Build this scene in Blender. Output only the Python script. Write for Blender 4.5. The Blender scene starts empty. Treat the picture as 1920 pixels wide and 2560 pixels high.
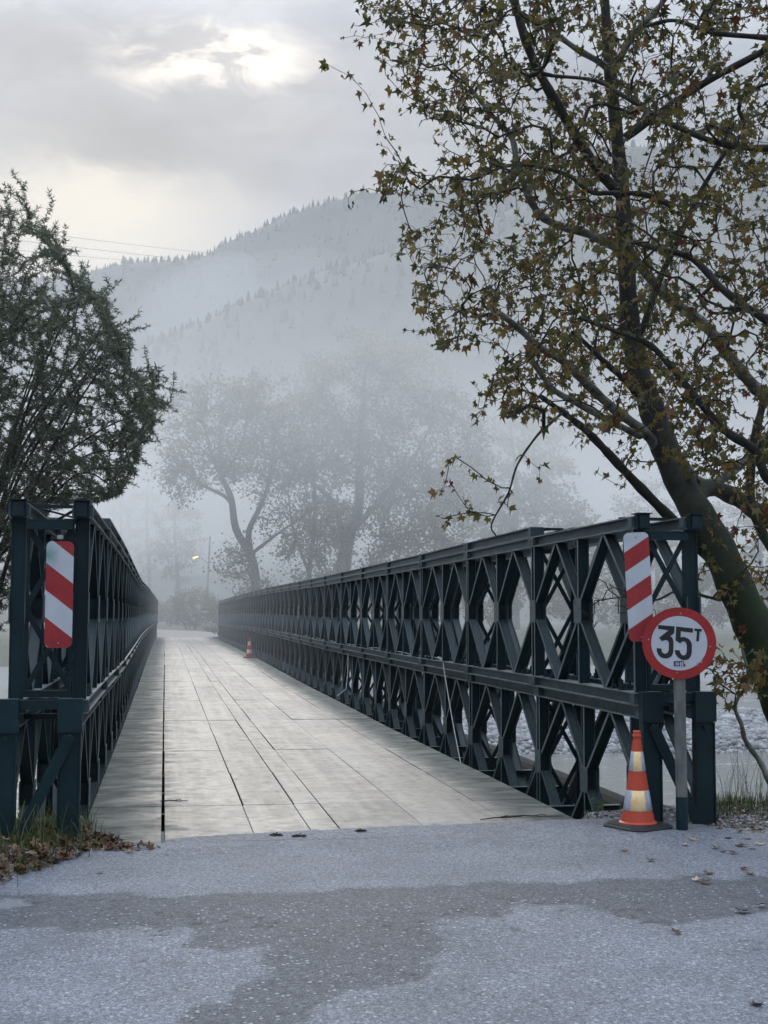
import bpy, math, random
import numpy as np
from mathutils import Vector, Matrix, kdtree, noise as mnoise
random.seed(7)
rng = np.random.default_rng(7)
S = bpy.context.scene
C = S.collection
R = math.radians

# ------------------------------------------------------------------ camera
CAM = Vector((0.0, 0.0, 1.70))
F = 3300.0                       # focal length in pixels of the 1920 x 2560 photograph
yaw, pitch, roll = R(9.38), math.atan(250/3300), 0.0036
fwd = Vector((math.sin(yaw)*math.cos(pitch), math.cos(yaw)*math.cos(pitch), math.sin(pitch)))
rgt = fwd.cross(Vector((0, 0, 1))).normalized()
upv = rgt.cross(fwd).normalized()
r2 = rgt*math.cos(roll) + upv*math.sin(roll)
u2 = upv*math.cos(roll) - rgt*math.sin(roll)
rgt, upv = r2, u2
cd = bpy.data.cameras.new('camera')
cd.sensor_fit = 'VERTICAL'; cd.sensor_height = 24.0; cd.lens = 24.0*F/2560
cd.clip_start = 0.1; cd.clip_end = 6000
cam = bpy.data.objects.new('camera', cd); C.objects.link(cam)
M = Matrix((rgt, upv, -fwd)).transposed().to_4x4(); M.translation = CAM
cam.matrix_world = M
S.camera = cam

def at(px, py, depth):
    """world point that the photograph shows at pixel px, py, at a depth along the optical axis"""
    return CAM + fwd*depth + rgt*((px-960)/F*depth) + upv*(-(py-1280)/F*depth)
def ground_at(px, py, z=0.0):
    d = at(px, py, 1.0) - CAM
    return CAM + d*((z-CAM.z)/d.z)
RG, UP_, FW = np.array(rgt), np.array(upv), np.array(fwd)
def project(P):
    P = np.asarray(P, float) - np.array(CAM)
    d = P@FW
    d = np.where(np.abs(d) < 1e-6, 1e-6, d)
    return 960+F*(P@RG)/d, 1280-F*(P@UP_)/d, d

# ------------------------------------------------------------------ sky
SUN_EL, SUN_AZ = R(25), R(1.0)   # low sun behind the clouds above the hills; azimuth from +Y towards +X
W = bpy.data.worlds.new('World'); S.world = W; W.use_nodes = True
nt = W.node_tree; nt.nodes.clear()
def N(t, kind, **kw):
    n = t.nodes.new(kind)
    for k, v in kw.items():
        if k.startswith('i_'):
            n.inputs[k[2:].replace('_', ' ')].default_value = v
        else: setattr(n, k, v)
    return n
def L(t, a, b): t.links.new(a, b)
def ramp(t, src, stops, interp='LINEAR'):
    n = t.nodes.new('ShaderNodeValToRGB'); n.color_ramp.interpolation = interp
    el = n.color_ramp.elements
    while len(el) < len(stops): el.new(0.5)
    for e, (p, c) in zip(el, stops):
        e.position = p; e.color = c if len(c) == 4 else (*c, 1)
    t.links.new(src, n.inputs[0]); return n.outputs[0]
def math_n(t, op, a, b=None, clamp=False):
    n = t.nodes.new('ShaderNodeMath'); n.operation = op; n.use_clamp = clamp
    for i, v in enumerate((a, b)):
        if v is None: continue
        if isinstance(v, (int, float)): n.inputs[i].default_value = v
        else: t.links.new(v, n.inputs[i])
    return n.outputs[0]
def mix_c(t, f, a, b, mode='MIX'):
    n = t.nodes.new('ShaderNodeMix'); n.data_type = 'RGBA'; n.blend_type = mode
    for i, v in ((0, f), (6, a), (7, b)):
        if isinstance(v, (int, float)): n.inputs[i].default_value = v
        elif isinstance(v, tuple): n.inputs[i].default_value = (*v, 1) if len(v) == 3 else v
        else: t.links.new(v, n.inputs[i])
    return n.outputs[2]
sky = N(nt, 'ShaderNodeTexSky', sky_type='NISHITA', sun_disc=False, sun_elevation=SUN_EL, sun_rotation=SUN_AZ)
sky.air_density = 1.3; sky.dust_density = 3.0
tc = N(nt, 'ShaderNodeTexCoord')
sep = N(nt, 'ShaderNodeSeparateXYZ'); L(nt, tc.outputs['Generated'], sep.inputs[0])
mp = N(nt, 'ShaderNodeMapping'); mp.inputs['Scale'].default_value = (1.0, 1.0, 2.2)
L(nt, tc.outputs['Generated'], mp.inputs['Vector'])
n1 = N(nt, 'ShaderNodeTexNoise', i_Scale=3.4, i_Detail=7.0, i_Roughness=0.55, i_Distortion=0.3); L(nt, mp.outputs[0], n1.inputs['Vector'])
n2 = N(nt, 'ShaderNodeTexNoise', i_Scale=16.0, i_Detail=8.0, i_Roughness=0.62, i_Distortion=0.5); L(nt, mp.outputs[0], n2.inputs['Vector'])
def sky_blob(px, py, rad_x, rad_y, src=None):
    """soft spot in the cloud layer round the direction of a pixel"""
    d = (at(px, py, 1) - CAM).normalized()
    s = N(nt, 'ShaderNodeVectorMath', operation='SUBTRACT'); L(nt, tc.outputs['Generated'], s.inputs[0]); s.inputs[1].default_value = d
    # warp with the fine noise
    wv = N(nt, 'ShaderNodeVectorMath', operation='MULTIPLY_ADD'); L(nt, n2.outputs['Color'], wv.inputs[0]); wv.inputs[1].default_value = (.10, .10, .06); L(nt, s.outputs[0], wv.inputs[2])
    w2 = N(nt, 'ShaderNodeVectorMath', operation='SUBTRACT'); L(nt, wv.outputs[0], w2.inputs[0]); w2.inputs[1].default_value = (.05, .05, .03)
    m = N(nt, 'ShaderNodeVectorMath', operation='MULTIPLY'); L(nt, w2.outputs[0], m.inputs[0]); m.inputs[1].default_value = (1/rad_x, 1/rad_x, 1/rad_y)
    ln = N(nt, 'ShaderNodeVectorMath', operation='LENGTH'); L(nt, m.outputs[0], ln.inputs[0])
    mr = N(nt, 'ShaderNodeMapRange', interpolation_type='SMOOTHSTEP'); L(nt, ln.outputs['Value'], mr.inputs[0])
    mr.inputs[1].default_value = 1.0; mr.inputs[2].default_value = 0.0; mr.inputs[3].default_value = 0; mr.inputs[4].default_value = 1
    return mr.outputs[0]
CLOUD = 7.2
base = ramp(nt, n1.outputs['Fac'], [(.34, (.52, .57, .64)), (.50, (.92, .96, 1.02)), (.66, (1.22, 1.22, 1.20))])
fine = ramp(nt, n2.outputs['Fac'], [(.38, (.88, .89, .91)), (.62, (1.10, 1.10, 1.09))])
cl = mix_c(nt, 1.0, base, fine, 'MULTIPLY')
# brighter towards the zenith, as an overcast sky is
zen = ramp(nt, sep.outputs['Z'], [(0.0, (.38, .395, .42)), (.36, (.36, .38, .415)), (.60, (1.2, 1.28, 1.40)), (1.0, (2.5, 2.65, 2.95))])
cl = mix_c(nt, 1.0, cl, zen, 'MULTIPLY')
b1 = sky_blob(545, 140, .105, .032)
b1 = math_n(nt, 'MULTIPLY', b1, ramp(nt, n2.outputs['Fac'], [(.42, (.15,)*3), (.56, (1,)*3)]))
cl = mix_c(nt, b1, cl, (1.9, 1.72, 1.45))
b2 = sky_blob(230, 540, .16, .08)
cl = mix_c(nt, math_n(nt, 'MULTIPLY', b2, .9), cl, (1.00, .90, .70))
b3 = sky_blob(380, 360, .13, .035)
cl = mix_c(nt, math_n(nt, 'MULTIPLY', b3, .8), cl, (.17, .19, .22))
b4 = sky_blob(140, 120, .20, .05)
cl = mix_c(nt, math_n(nt, 'MULTIPLY', b4, .4), cl, (.20, .215, .24))
scl = N(nt, 'ShaderNodeVectorMath', operation='SCALE'); L(nt, cl, scl.inputs[0]); scl.inputs['Scale'].default_value = CLOUD
cover = mix_c(nt, .97, sky.outputs[0], scl.outputs[0])
bg = N(nt, 'ShaderNodeBackground'); bg.inputs['Strength'].default_value = 0.13
L(nt, cover, bg.inputs['Color'])
wo = N(nt, 'ShaderNodeOutputWorld'); L(nt, bg.outputs[0], wo.inputs['Surface'])

sd = bpy.data.lights.new('sun', 'SUN'); sd.energy = 1.2; sd.angle = R(18); sd.color = (1.0, .93, .82)
sun = bpy.data.objects.new('sun', sd); C.objects.link(sun)
sdir = Vector((math.sin(SUN_AZ)*math.cos(SUN_EL), math.cos(SUN_AZ)*math.cos(SUN_EL), math.sin(SUN_EL)))
sun.rotation_euler = sdir.to_track_quat('Z', 'Y').to_euler(); sun.location = (0, 0, 60)

S.view_settings.view_transform = 'Standard'; S.view_settings.look = 'None'
S.view_settings.exposure = 0.06; S.view_settings.gamma = 1.0
S.view_settings.use_curve_mapping = False
S.cycles.max_bounces = 6; S.cycles.volume_bounces = 3; S.cycles.transparent_max_bounces = 8
S.cycles.caustics_reflective = False; S.cycles.caustics_refractive = False

# ------------------------------------------------------------------ mesh helpers
class MB:
    """collects boxes, bars, tubes and polygons for one mesh"""
    def __init__(s): s.v = []; s.f = []
    def add(s, vs, fs):
        o = len(s.v); s.v.extend([tuple(p) for p in vs]); s.f.extend([tuple(i+o for i in f) for f in fs]); return s
    def obox(s, c, ax, ay, az):
        """box from centre and three half-axis vectors"""
        c, ax, ay, az = map(Vector, (c, ax, ay, az))
        vs = [c+ax*i+ay*j+az*k for k in (-1, 1) for j in (-1, 1) for i in (-1, 1)]
        fs = [(0, 2, 3, 1), (4, 5, 7, 6), (0, 1, 5, 4), (2, 6, 7, 3), (0, 4, 6, 2), (1, 3, 7, 5)]
        if ax.cross(ay).dot(az) < 0: fs = [f[::-1] for f in fs]
        return s.add(vs, fs)
    def box(s, x0, x1, y0, y1, z0, z1):
        return s.obox(((x0+x1)/2, (y0+y1)/2, (z0+z1)/2), ((x1-x0)/2, 0, 0), (0, (y1-y0)/2, 0), (0, 0, (z1-z0)/2))
    def bar(s, p, q, n, w, h):
        """rectangular bar p-q; h along n, w across"""
        p, q, n = Vector(p), Vector(q), Vector(n)
        d = (q-p); l = d.length; d.normalize(); n = (n-d*n.dot(d)).normalized(); m = d.cross(n)
        return s.obox((p+q)/2, d*(l/2), m*(w/2), n*(h/2))
    def ibeam(s, p, q, n, depth, fw, tf, tw):
        p, q, n = Vector(p), Vector(q), Vector(n)
        d = (q-p).normalized(); n = (n-d*n.dot(d)).normalized()
        for sg in (-1, 1):
            o = n*(sg*(depth-tf)/2); s.bar(p+o, q+o, n, fw, tf)
        return s.bar(p, q, n, tw, depth-2*tf-.001)
    def tube(s, pts, rad, k=8, cap=True):
        pts = [Vector(p) for p in pts]; n = len(pts)
        if not hasattr(rad, '__len__'): rad = [rad]*n
        ref = Vector((0.31, 0.2, 0.93)); vs = []; fs = []
        u = None
        for i, p in enumerate(pts):
            d = (pts[min(i+1, n-1)]-pts[max(i-1, 0)]).normalized()
            if u is None:
                u = d.cross(ref); u = u if u.length > .05 else d.cross(Vector((1, 0, 0)))
            u = (u-d*u.dot(d)).normalized(); w = d.cross(u)
            for j in range(k):
                a = 2*math.pi*j/k; vs.append(p+(u*math.cos(a)+w*math.sin(a))*rad[i])
        for i in range(n-1):
            for j in range(k):
                a, b = i*k+j, i*k+(j+1) % k; fs.append((a, b, b+k, a+k))
        if cap: fs.append(tuple(range(k))[::-1]); fs.append(tuple((n-1)*k+j for j in range(k)))
        return s.add(vs, fs)
    def lathe(s, prof, k=28, cx=0, cy=0):
        vs = [(cx+r*math.cos(2*math.pi*j/k), cy+r*math.sin(2*math.pi*j/k), z) for r, z in prof for j in range(k)]
        fs = [(i*k+j, i*k+(j+1) % k, (i+1)*k+(j+1) % k, (i+1)*k+j) for i in range(len(prof)-1) for j in range(k)]
        fs.append(tuple(range(k))[::-1]); fs.append(tuple((len(prof)-1)*k+j for j in range(k)))
        return s.add(vs, fs)
    def prism(s, poly, y0, y1):
        """polygon in local x,z extruded along y from y0 (back) to y1 (front, towards -y)"""
        n = len(poly)
        vs = [(x, y1, z) for x, z in poly]+[(x, y0, z) for x, z in poly]
        fs = [tuple(range(n)), tuple(range(2*n-1, n-1, -1))]+[(i, i+n, (i+1) % n+n, (i+1) % n) for i in range(n)]
        return s.add(vs, fs)
    def mesh(s, name, mat=None, smooth=False):
        m = bpy.data.meshes.new(name); m.from_pydata(s.v, [], s.f); m.update()
        if mat: m.materials.append(mat)
        if smooth: m.polygons.foreach_set('use_smooth', [True]*len(m.polygons))
        return m
    def build(s, name, mat, parent=None, smooth=False, **kw):
        return place(name, s.mesh(name, mat, smooth), parent, **kw)
def place(name, me, parent=None, loc=None, rot=None, **kw):
    o = bpy.data.objects.new(name, me); C.objects.link(o)
    if parent: o.parent = parent
    if loc is not None: o.location = loc
    if rot is not None: o.rotation_euler = rot
    for k, v in kw.items(): o[k] = v
    return o
def np_mesh(name, V, Fq, mat, smooth=False, attr=None):
    """mesh from numpy arrays; Fq is (n, 3) or (n, 4); attr = dict name -> (domain, type, values)"""
    V = np.asarray(V, np.float32); Fq = np.asarray(Fq, np.int32); k = Fq.shape[1]
    m = bpy.data.meshes.new(name); m.vertices.add(len(V)); m.vertices.foreach_set('co', V.ravel())
    m.loops.add(Fq.size); m.loops.foreach_set('vertex_index', Fq.ravel())
    m.polygons.add(len(Fq)); m.polygons.foreach_set('loop_start', np.arange(0, Fq.size, k, dtype=np.int32))
    if smooth: m.polygons.foreach_set('use_smooth', np.ones(len(Fq), bool))
    for an, (dom, ty, vals) in (attr or {}).items():
        a = m.attributes.new(an, ty, dom)
        a.data.foreach_set('color' if ty == 'FLOAT_COLOR' else 'value', np.asarray(vals, np.float32).ravel())
    m.update(calc_edges=True); m.validate()
    if mat: m.materials.append(mat)
    return m
def thing(name, label, cat, loc=(0, 0, 0), rot=(0, 0, 0), group=None):
    o = bpy.data.objects.new(name, None); C.objects.link(o); o.location = loc; o.rotation_euler = rot
    o['label'] = label; o['category'] = cat
    if group: o['group'] = group
    return o
def smooth_poly(pts, per=8):
    """Catmull-Rom through points"""
    P = [Vector(p) for p in pts]; P = [P[0]*2-P[1]]+P+[P[-1]*2-P[-2]]; out = []
    for i in range(1, len(P)-2):
        for j in range(per):
            t = j/per
            out.append(.5*((2*P[i])+(-P[i-1]+P[i+1])*t+(2*P[i-1]-5*P[i]+4*P[i+1]-P[i+2])*t*t+(-P[i-1]+3*P[i]-3*P[i+1]+P[i+2])*t**3))
    out.append(P[-2]); return out
def fbm(x, y, seed=0.0, oct=4):
    """numpy value noise, roughly -1..1"""
    out = 0; amp = 1; tot = 0
    for o in range(oct):
        xi, yi = np.floor(x).astype(np.int64), np.floor(y).astype(np.int64); fx, fy = x-xi, y-yi
        fx = fx*fx*(3-2*fx); fy = fy*fy*(3-2*fy)
        def h(a, b):
            n = (a*374761393+b*668265263+int(seed*1013)+o*974711) & 0xffffffff
            n = ((n ^ (n >> 13))*1274126177) & 0xffffffff
            return ((n ^ (n >> 16)) & 0xffff)/32767.5-1
        out = out+amp*((h(xi, yi)*(1-fx)+h(xi+1, yi)*fx)*(1-fy)+(h(xi, yi+1)*(1-fx)+h(xi+1, yi+1)*fx)*fy)
        tot += amp; amp *= .5; x = x*2.03+3.1; y = y*2.03+1.7
    return out/tot
def in_poly(px, py, poly):
    px, py = np.asarray(px, float), np.asarray(py, float); inside = np.zeros(px.shape, bool); n = len(poly)
    for i in range(n):
        x0, y0 = poly[i]; x1, y1 = poly[(i+1) % n]
        if y0 == y1: continue
        c = ((y0 > py) != (y1 > py)) & (px < (x1-x0)*(py-y0)/(y1-y0)+x0)
        inside ^= c
    return inside

# ------------------------------------------------------------------ materials
def new_mat(name):
    m = bpy.data.materials.new(name); m.use_nodes = True; t = m.node_tree
    b = t.nodes['Principled BSDF']; return m, t, b
def bump(t, b, h, strength, dist):
    n = N(t, 'ShaderNodeBump'); n.inputs['Strength'].default_value = strength; n.inputs['Distance'].default_value = dist
    L(t, h, n.inputs['Height']); L(t, n.outputs[0], b.inputs['Normal']); return n
def noise_t(t, vec, scale, detail=5, rough=.55, dist=0):
    n = N(t, 'ShaderNodeTexNoise', i_Scale=float(scale), i_Detail=float(detail), i_Roughness=float(rough), i_Distortion=float(dist))
    if vec is not None: L(t, vec, n.inputs['Vector'])
    return n.outputs['Fac']
def mapped(t, vec, sc):
    n = N(t, 'ShaderNodeMapping'); n.inputs['Scale'].default_value = sc; L(t, vec, n.inputs['Vector']); return n.outputs[0]
def simple(name, col, rough=.6, metal=0.0, var=.25, scale=8, bumpd=0.0, coords='Object'):
    m, t, b = new_mat(name); tcn = N(t, 'ShaderNodeTexCoord')
    f = noise_t(t, tcn.outputs[coords], scale, 6)
    c = ramp(t, f, [(.3, tuple(x*(1-var) for x in col)), (.7, tuple(min(1, x*(1+var)) for x in col))])
    L(t, c, b.inputs['Base Color']); b.inputs['Roughness'].default_value = rough; b.inputs['Metallic'].default_value = metal
    if bumpd: bump(t, b, noise_t(t, tcn.outputs[coords], scale*4, 6), .6, bumpd)
    return m
def paint_mat(name='green_paint', streak=True):
    m, t, b = new_mat(name)
    g = N(t, 'ShaderNodeNewGeometry'); P = g.outputs['Position']
    f = noise_t(t, P, 3.0, 7, .6); f2 = noise_t(t, P, 22, 5, .6)
    oi = N(t, 'ShaderNodeObjectInfo')
    c = ramp(t, f, [(.25, (.002, .014, .019)), (.55, (.004, .022, .030)), (.8, (.007, .031, .040))])
    dirt = math_n(t, 'MULTIPLY', ramp(t, f2, [(.52, (0,)*3), (.75, (1,)*3)]), ramp(t, f, [(.45, (0,)*3), (.75, (.40,)*3)]))
    c = mix_c(t, dirt, c, (.06, .068, .068))
    if streak:
        s = noise_t(t, mapped(t, P, (9, 9, .7)), 2.2, 6, .65)
        c = mix_c(t, ramp(t, s, [(.68, (0,)*3), (.76, (.30,)*3)]), c, (.20, .22, .22))
    # grime lying on faces that look up
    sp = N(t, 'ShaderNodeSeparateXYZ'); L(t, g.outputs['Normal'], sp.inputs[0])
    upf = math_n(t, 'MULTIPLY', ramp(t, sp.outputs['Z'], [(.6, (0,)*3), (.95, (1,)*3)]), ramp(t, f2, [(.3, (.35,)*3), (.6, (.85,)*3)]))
    r_ = noise_t(t, P, 11, 7, .7)
    c = mix_c(t, ramp(t, r_, [(.69, (0,)*3), (.74, (.55,)*3)]), c, (.070, .035, .018))
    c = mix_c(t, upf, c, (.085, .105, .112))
    c = mix_c(t, 1.0, c, ramp(t, oi.outputs['Random'], [(0, (.75,)*3), (1, (1.25,)*3)]), 'MULTIPLY')
    L(t, c, b.inputs['Base Color'])
    L(t, ramp(t, f2, [(.3, (.38,)*3), (.7, (.62,)*3)]), b.inputs['Roughness'])
    b.inputs['Specular IOR Level'].default_value = .28
    bump(t, b, f2, .25, .002)
    return m
PAINT = paint_mat()
PCH = simple('dusty_chord_paint', (.038, .066, .076), .55, scale=4, var=.35, bumpd=.001, coords='Object')
GUSSET = simple('gusset_paint', (.070, .100, .106), .45, scale=12, var=.3)  # paler than the truss paint: skylight on the plates put into the colour
GALV = simple('galvanised_steel', (.32, .33, .32), .5, .3, scale=10)
DARK = simple('black_rubber', (.012, .013, .015), .65, scale=20, bumpd=.002)

# ------------------------------------------------------------------ the bridge
def zoff(y): return float(np.interp(y, [9, 13, 20, 33, 50, 70, 97], [.0, -.005, -.04, -.055, -.01, -.05, -.17]))
def xoff_left(y): return float(np.interp(y, [9, 18, 38, 70, 97], [0, .02, -.10, -.02, .08]))
TOPZ, BAY, NB = 2.44, 3.048, 28     # centre of the top chord, bay length, number of bays
bridge = thing('bailey_bridge', 'dark green steel bridge with lattice trusses and a plated deck, leading into the fog', 'bridge', (0, 0, 0))
CH = .105      # chord depth
H_P = 1.435    # panel height between chord centres
XN = Vector((1, 0, 0))
def chord(mb, y0, y1, z): mb.ibeam((0, y0, z), (0, y1, z), (0, 0, 1), CH, .135, .010, .045)
def vert_bar(mb, y, z0, z1): mb.ibeam((0, y, z0), (0, y, z1), XN, .104, .040, .007, .008)
def diag_bar(mb, a, b): mb.ibeam((0, a[0], a[1]), (0, b[0], b[1]), XN, .096, .036, .007, .008)
zt, zb, zm = H_P-CH/2, CH/2, H_P/2
VERTS_Y = (.052, 1.524, 2.996)
DIAGS = []
for cy, sides in ((.052, (1,)), (1.524, (-1, 1)), (2.996, (-1,))):
    for sd_ in sides:
        qy = cy+sd_*.70 if cy == 1.524 else cy+sd_*.74
        for up in (1, -1):
            DIAGS.append(((cy+sd_*.05, zm+up*.09), (qy, zt if up > 0 else zb)))
def chords_mb():
    mb = MB(); chord(mb, .004, 3.044, H_P); chord(mb, .004, 3.044, 0)
    for z in (0, H_P):
        for y in (.06, 2.988): mb.box(-.075, .075, y-.05, y+.05, z-.042, z+.042)     # jaw blocks
    return mb
def gusset_mb(cy):
    mb = MB(); w = .105 if cy == 1.524 else .052
    for sx in (-1, 1): mb.box(sx*.0565-.003, sx*.0565+.003, cy-w, cy+w, zm-.115, zm+.115)
    return mb
def bolts_mb():
    mb = MB()
    mb.tube([(0, 0, -.006), (0, 0, .085)], .012, 6); mb.tube([(0, 0, .012), (0, 0, .040)], .024, 6)
    mb.box(-.030, .030, -.03, .03, .001, .012)
    return mb
FLG = simple('dusty_lit_flange_paint', (.15, .18, .19), .5, scale=6, var=.35)  # dust tone, lightened further so the chord flanges look lit
def chord_tone(m_):
    m_.materials.append(FLG); k_ = len(m_.materials)-1
    for i, p in enumerate(m_.polygons):
        if i < 36 and (i % 18) < 12: p.material_index = k_
    return m_
m_ch = chord_tone(chords_mb().mesh('chords', PCH))
LIT_FLANGE = simple('lit_flange_paint', (.075, .108, .118), .42, scale=9, var=.35)  # flange faces of posts and diagonals painted paler, as if catching side skylight
def two_tone(m_, nfl=12):
    m_.materials.append(LIT_FLANGE); m_.polygons.foreach_set('material_index', [1 if (i % 18) < nfl and abs(p.normal.x) > .9 else 0 for i, p in enumerate(m_.polygons)]); return m_
m_v = MB(); vert_bar(m_v, 0, zb, zt); m_v = two_tone(m_v.mesh('vertical_post', PAINT))
m_d = []
for a, b in DIAGS:
    q = MB(); diag_bar(q, a, b); m_d.append(two_tone(q.mesh('diagonal', PAINT)))
m_g = [gusset_mb(c).mesh('gusset_plate', GUSSET) for c in VERTS_Y]
m_b = bolts_mb().mesh('chord_bolt', PAINT)
full = chords_mb(); nfc = len(full.f)
for y in VERTS_Y: vert_bar(full, y, zb, zt)
for a, b in DIAGS: diag_bar(full, a, b)
m_full = full.mesh('truss_panel', PAINT)
gg = MB()
for c in VERTS_Y: q = gusset_mb(c); gg.add(q.v, q.f)
m_full.materials.append(GUSSET); nf = len(m_full.polygons)
# far panels carry their gusset plates in the same mesh
v_all, f_all = full.v+gg.v, full.f+[tuple(i+len(full.v) for i in f) for f in gg.f]
m_full2 = bpy.data.meshes.new('truss_panel'); m_full2.from_pydata(v_all, [], f_all); m_full2.materials.append(PAINT); m_full2.materials.append(GUSSET); m_full2.materials.append(PCH); m_full2.materials.append(LIT_FLANGE); m_full2.materials.append(FLG)
m_full2.polygons.foreach_set('material_index', [4 if (i < 36 and i % 18 < 12) else 2 for i in range(nfc)]+[3 if (i % 18) < 12 and (i % 6) in (2, 3) else 0 for i in range(len(full.f)-nfc)]+[1]*len(gg.f)); m_full2.update()

TR = {'right': (10.28, (3.875, 4.325)), 'left': (9.95, (-.665, -1.115))}
def bay_frame(side, k):
    Y0 = TR[side][0]+k*BAY; z0, z1 = zoff(Y0), zoff(Y0+BAY)
    dx = xoff_left(Y0) if side == 'left' else 0.0; dx1 = xoff_left(Y0+BAY) if side == 'left' else 0.0
    return Y0, z0, math.atan2(z1-z0, BAY), dx, -math.atan2(dx1-dx, BAY)
NEAR_BAYS = {'right': 7, 'left': 3}
UP = {'right': -.045, 'left': .050}     # the upper storey sits a little towards the roadway
reinf_m = MB(); chord(reinf_m, .02, 3.028, 0)
for y in (.06, 2.988): reinf_m.box(-.073, .073, y-.045, y+.045, -.040, .040)
reinf_m = reinf_m.mesh('reinforcing_chord', PCH); reinf_m.materials.append(FLG)
for i, p in enumerate(reinf_m.polygons):
    if i < 12: p.material_index = 1
for side, (Ys, Xs) in TR.items():
    for k in range(NB):
        Y0, z0, rx, dx, rz = bay_frame(side, k)
        for st in (1, 0):
            zc = TOPZ-H_P-(0 if st else H_P+CH+.003)+z0
            for ti, Xc in enumerate(Xs):
                us = UP[side] if st else 0; loc = (Xc+dx+us, Y0, zc+random.uniform(-.002, .002)); rot = (rx, random.uniform(-.004, .004), rz)
                if k < NEAR_BAYS[side]:
                    p = place('truss_panel', m_ch, bridge, loc, rot)
                    for y in VERTS_Y: place('vertical_post', m_v, p, (0, y, 0))
                    for me in m_d: place('diagonal', me, p)
                    for me in m_g: place('gusset_plate', me, p)
                    if st:
                        for yb in (.40, .62, 2.42, 2.64):
                            for sx in (-.034, .034): place('chord_bolt', m_b, p, (sx, yb, CH/2))
                else: place('truss_panel', m_full2, bridge, loc, rot)
                if st and k >= 1:
                    place('reinforcing_chord', reinf_m, bridge, (Xc+dx+us, Y0, zc+H_P+CH+.004), (rx, 0, rz))
# bracing frames between the inner and the outer truss at each joint
def brace_mb(x0, x1, z0, z1, y=0):
    mb = MB(); 
    for z in (z0+.02, z1-.02): mb.box(x0, x1, y-.022, y+.022, z-.024, z+.024)
    zc = (z0+z1)/2
    for a, b in ((z0+.05, zc-.02), (zc+.02, z1-.05)):
        mb.bar((x0+.01, y-.012, a), (x1-.01, y-.012, b), (0, 1, 0), .042, .010)
        mb.bar((x1-.01, y+.002, a), (x0+.01, y+.002, b), (0, 1, 0), .042, .010)
    for x in (x0+.012, x1-.012): mb.box(x-.012, x+.012, y-.018, y+.018, z0+.045, z1-.045)
    return mb
for side, (Ys, Xs) in TR.items():
    xa, xb = sorted(Xs); w = xb-xa
    fm = brace_mb(.056, w-.056, CH/2+.02, H_P-CH/2-.02).mesh('bracing_frame', PAINT)
    tm = MB()
    for y in (.55, 2.45): tm.box(.01, w-.01, y-.03, y+.03, CH/2+.002, CH/2+.026)
    tm.bar((.05, .60, CH/2+.012), (w-.05, 2.40, CH/2+.012), (0, 0, 1), .035, .008)
    tm.bar((w-.05, .60, CH/2+.022), (.05, 2.40, CH/2+.022), (0, 0, 1), .035, .008)
    tm = tm.mesh('top_bracing', PAINT)
    for k in range(NB+1):
        kk = min(k, NB-1); Y0, z0, rx, dx, rz = bay_frame(side, kk)
        Yj = Y0+(BAY if k == NB else 0)+(0.0 if k else -.004); zt0 = TOPZ+z0
        for st in (1, 0):
            if not st and k == 0: continue
            place('bracing_frame', fm, bridge, (xa+dx+(UP[side] if st else 0), Yj+.05, zt0-H_P-(0 if st else H_P+CH+.003)), (0, 0, 0))
        if k < NB and k < 12:
            place('top_bracing', tm, bridge, (xa+dx+UP[side], Y0, zt0+(.003 if k == 0 else CH+.005)), (rx, 0, rz))
    # end posts, end boxes over the joined chords, sway brace
    for i, Xc in enumerate(Xs):
        Ye = Ys; dz = -.02
        zmid = TOPZ-H_P-(CH+.003)/2
        MB().box(Xc-.088, Xc+.088, Ye-.10, Ye-.012, zmid-.125, zmid+.115).build('end_box', PAINT, bridge)
        mb = MB(); mb.box(Xc-.066, Xc+.066, Ye-.075, Ye+.0, -.45, zmid-.128)
        mb.box(Xc-.080, Xc-.068, Ye-.085, Ye+.01, -.45, zmid-.13); mb.box(Xc+.068, Xc+.080, Ye-.085, Ye+.01, -.45, zmid-.13)
        mb.tube([(Xc, Ye-.10, zmid-.17), (Xc, Ye-.05, zmid-.17)], .022, 10)
        mb.build('end_post', PAINT, bridge)
        Xu = Xc+UP[side]; mb = MB(); mb.box(Xu-.056, Xu+.056, Ye-.05, Ye+.01, TOPZ-.062, TOPZ+.062); mb.box(Xu-.040, Xu+.040, Ye-.075, Ye-.051, TOPZ-.05, TOPZ+.05)
        mb.box(Xu-.064, Xu+.064, Ye-.09, Ye+.06, TOPZ+.064, TOPZ+.072)
        mb.build('chord_end_cap', PAINT, bridge)
    xi, xo = Xs[0], Xs[1]; mb = MB()
    mb.bar((xi, Ys-.105, zmid-.16), (xo, Ys-.105, -.15), (0, 1, 0), .085, .018)
    mb.tube([(xi, Ys-.13, zmid-.17), (xi, Ys-.09, zmid-.17)], .03, 8)
    mb.build('sway_brace', PAINT, bridge)
    mb = MB(); mb.box(xa+UP[side]+.06, xb+UP[side]-.06, Ys-.03, Ys+.02, TOPZ-.10-.045, TOPZ-.10+.01); mb.build('end_tie', PAINT, bridge)
    mb = MB(); mb.box(xa-.02, xb+.02, Ys-.045, Ys-.005, TOPZ-H_P-.02, TOPZ-H_P+.05); mb.build('end_tie', PAINT, bridge)
    # short end spacers between the mid chords
    mb = MB()
    for z in (zmid+.06, zmid-.06): mb.box(xa+.06, xb-.06, Ys+.55, Ys+.60, z-.02, z+.02)
    mb.build('chord_spacer', PAINT, bridge)

# transoms under the deck
tr = MB(); tr.ibeam((-1.30, 0, 0), (4.50, 0, 0), (0, 0, 1), .20, .085, .010, .012)
tr = tr.mesh('transom', PAINT)
for k in range(NB):
    for u in (.95, 2.50):
        Y = 10.28+k*BAY+u; place('transom', tr, bridge, (0, Y, -.300+zoff(Y)))
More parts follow.
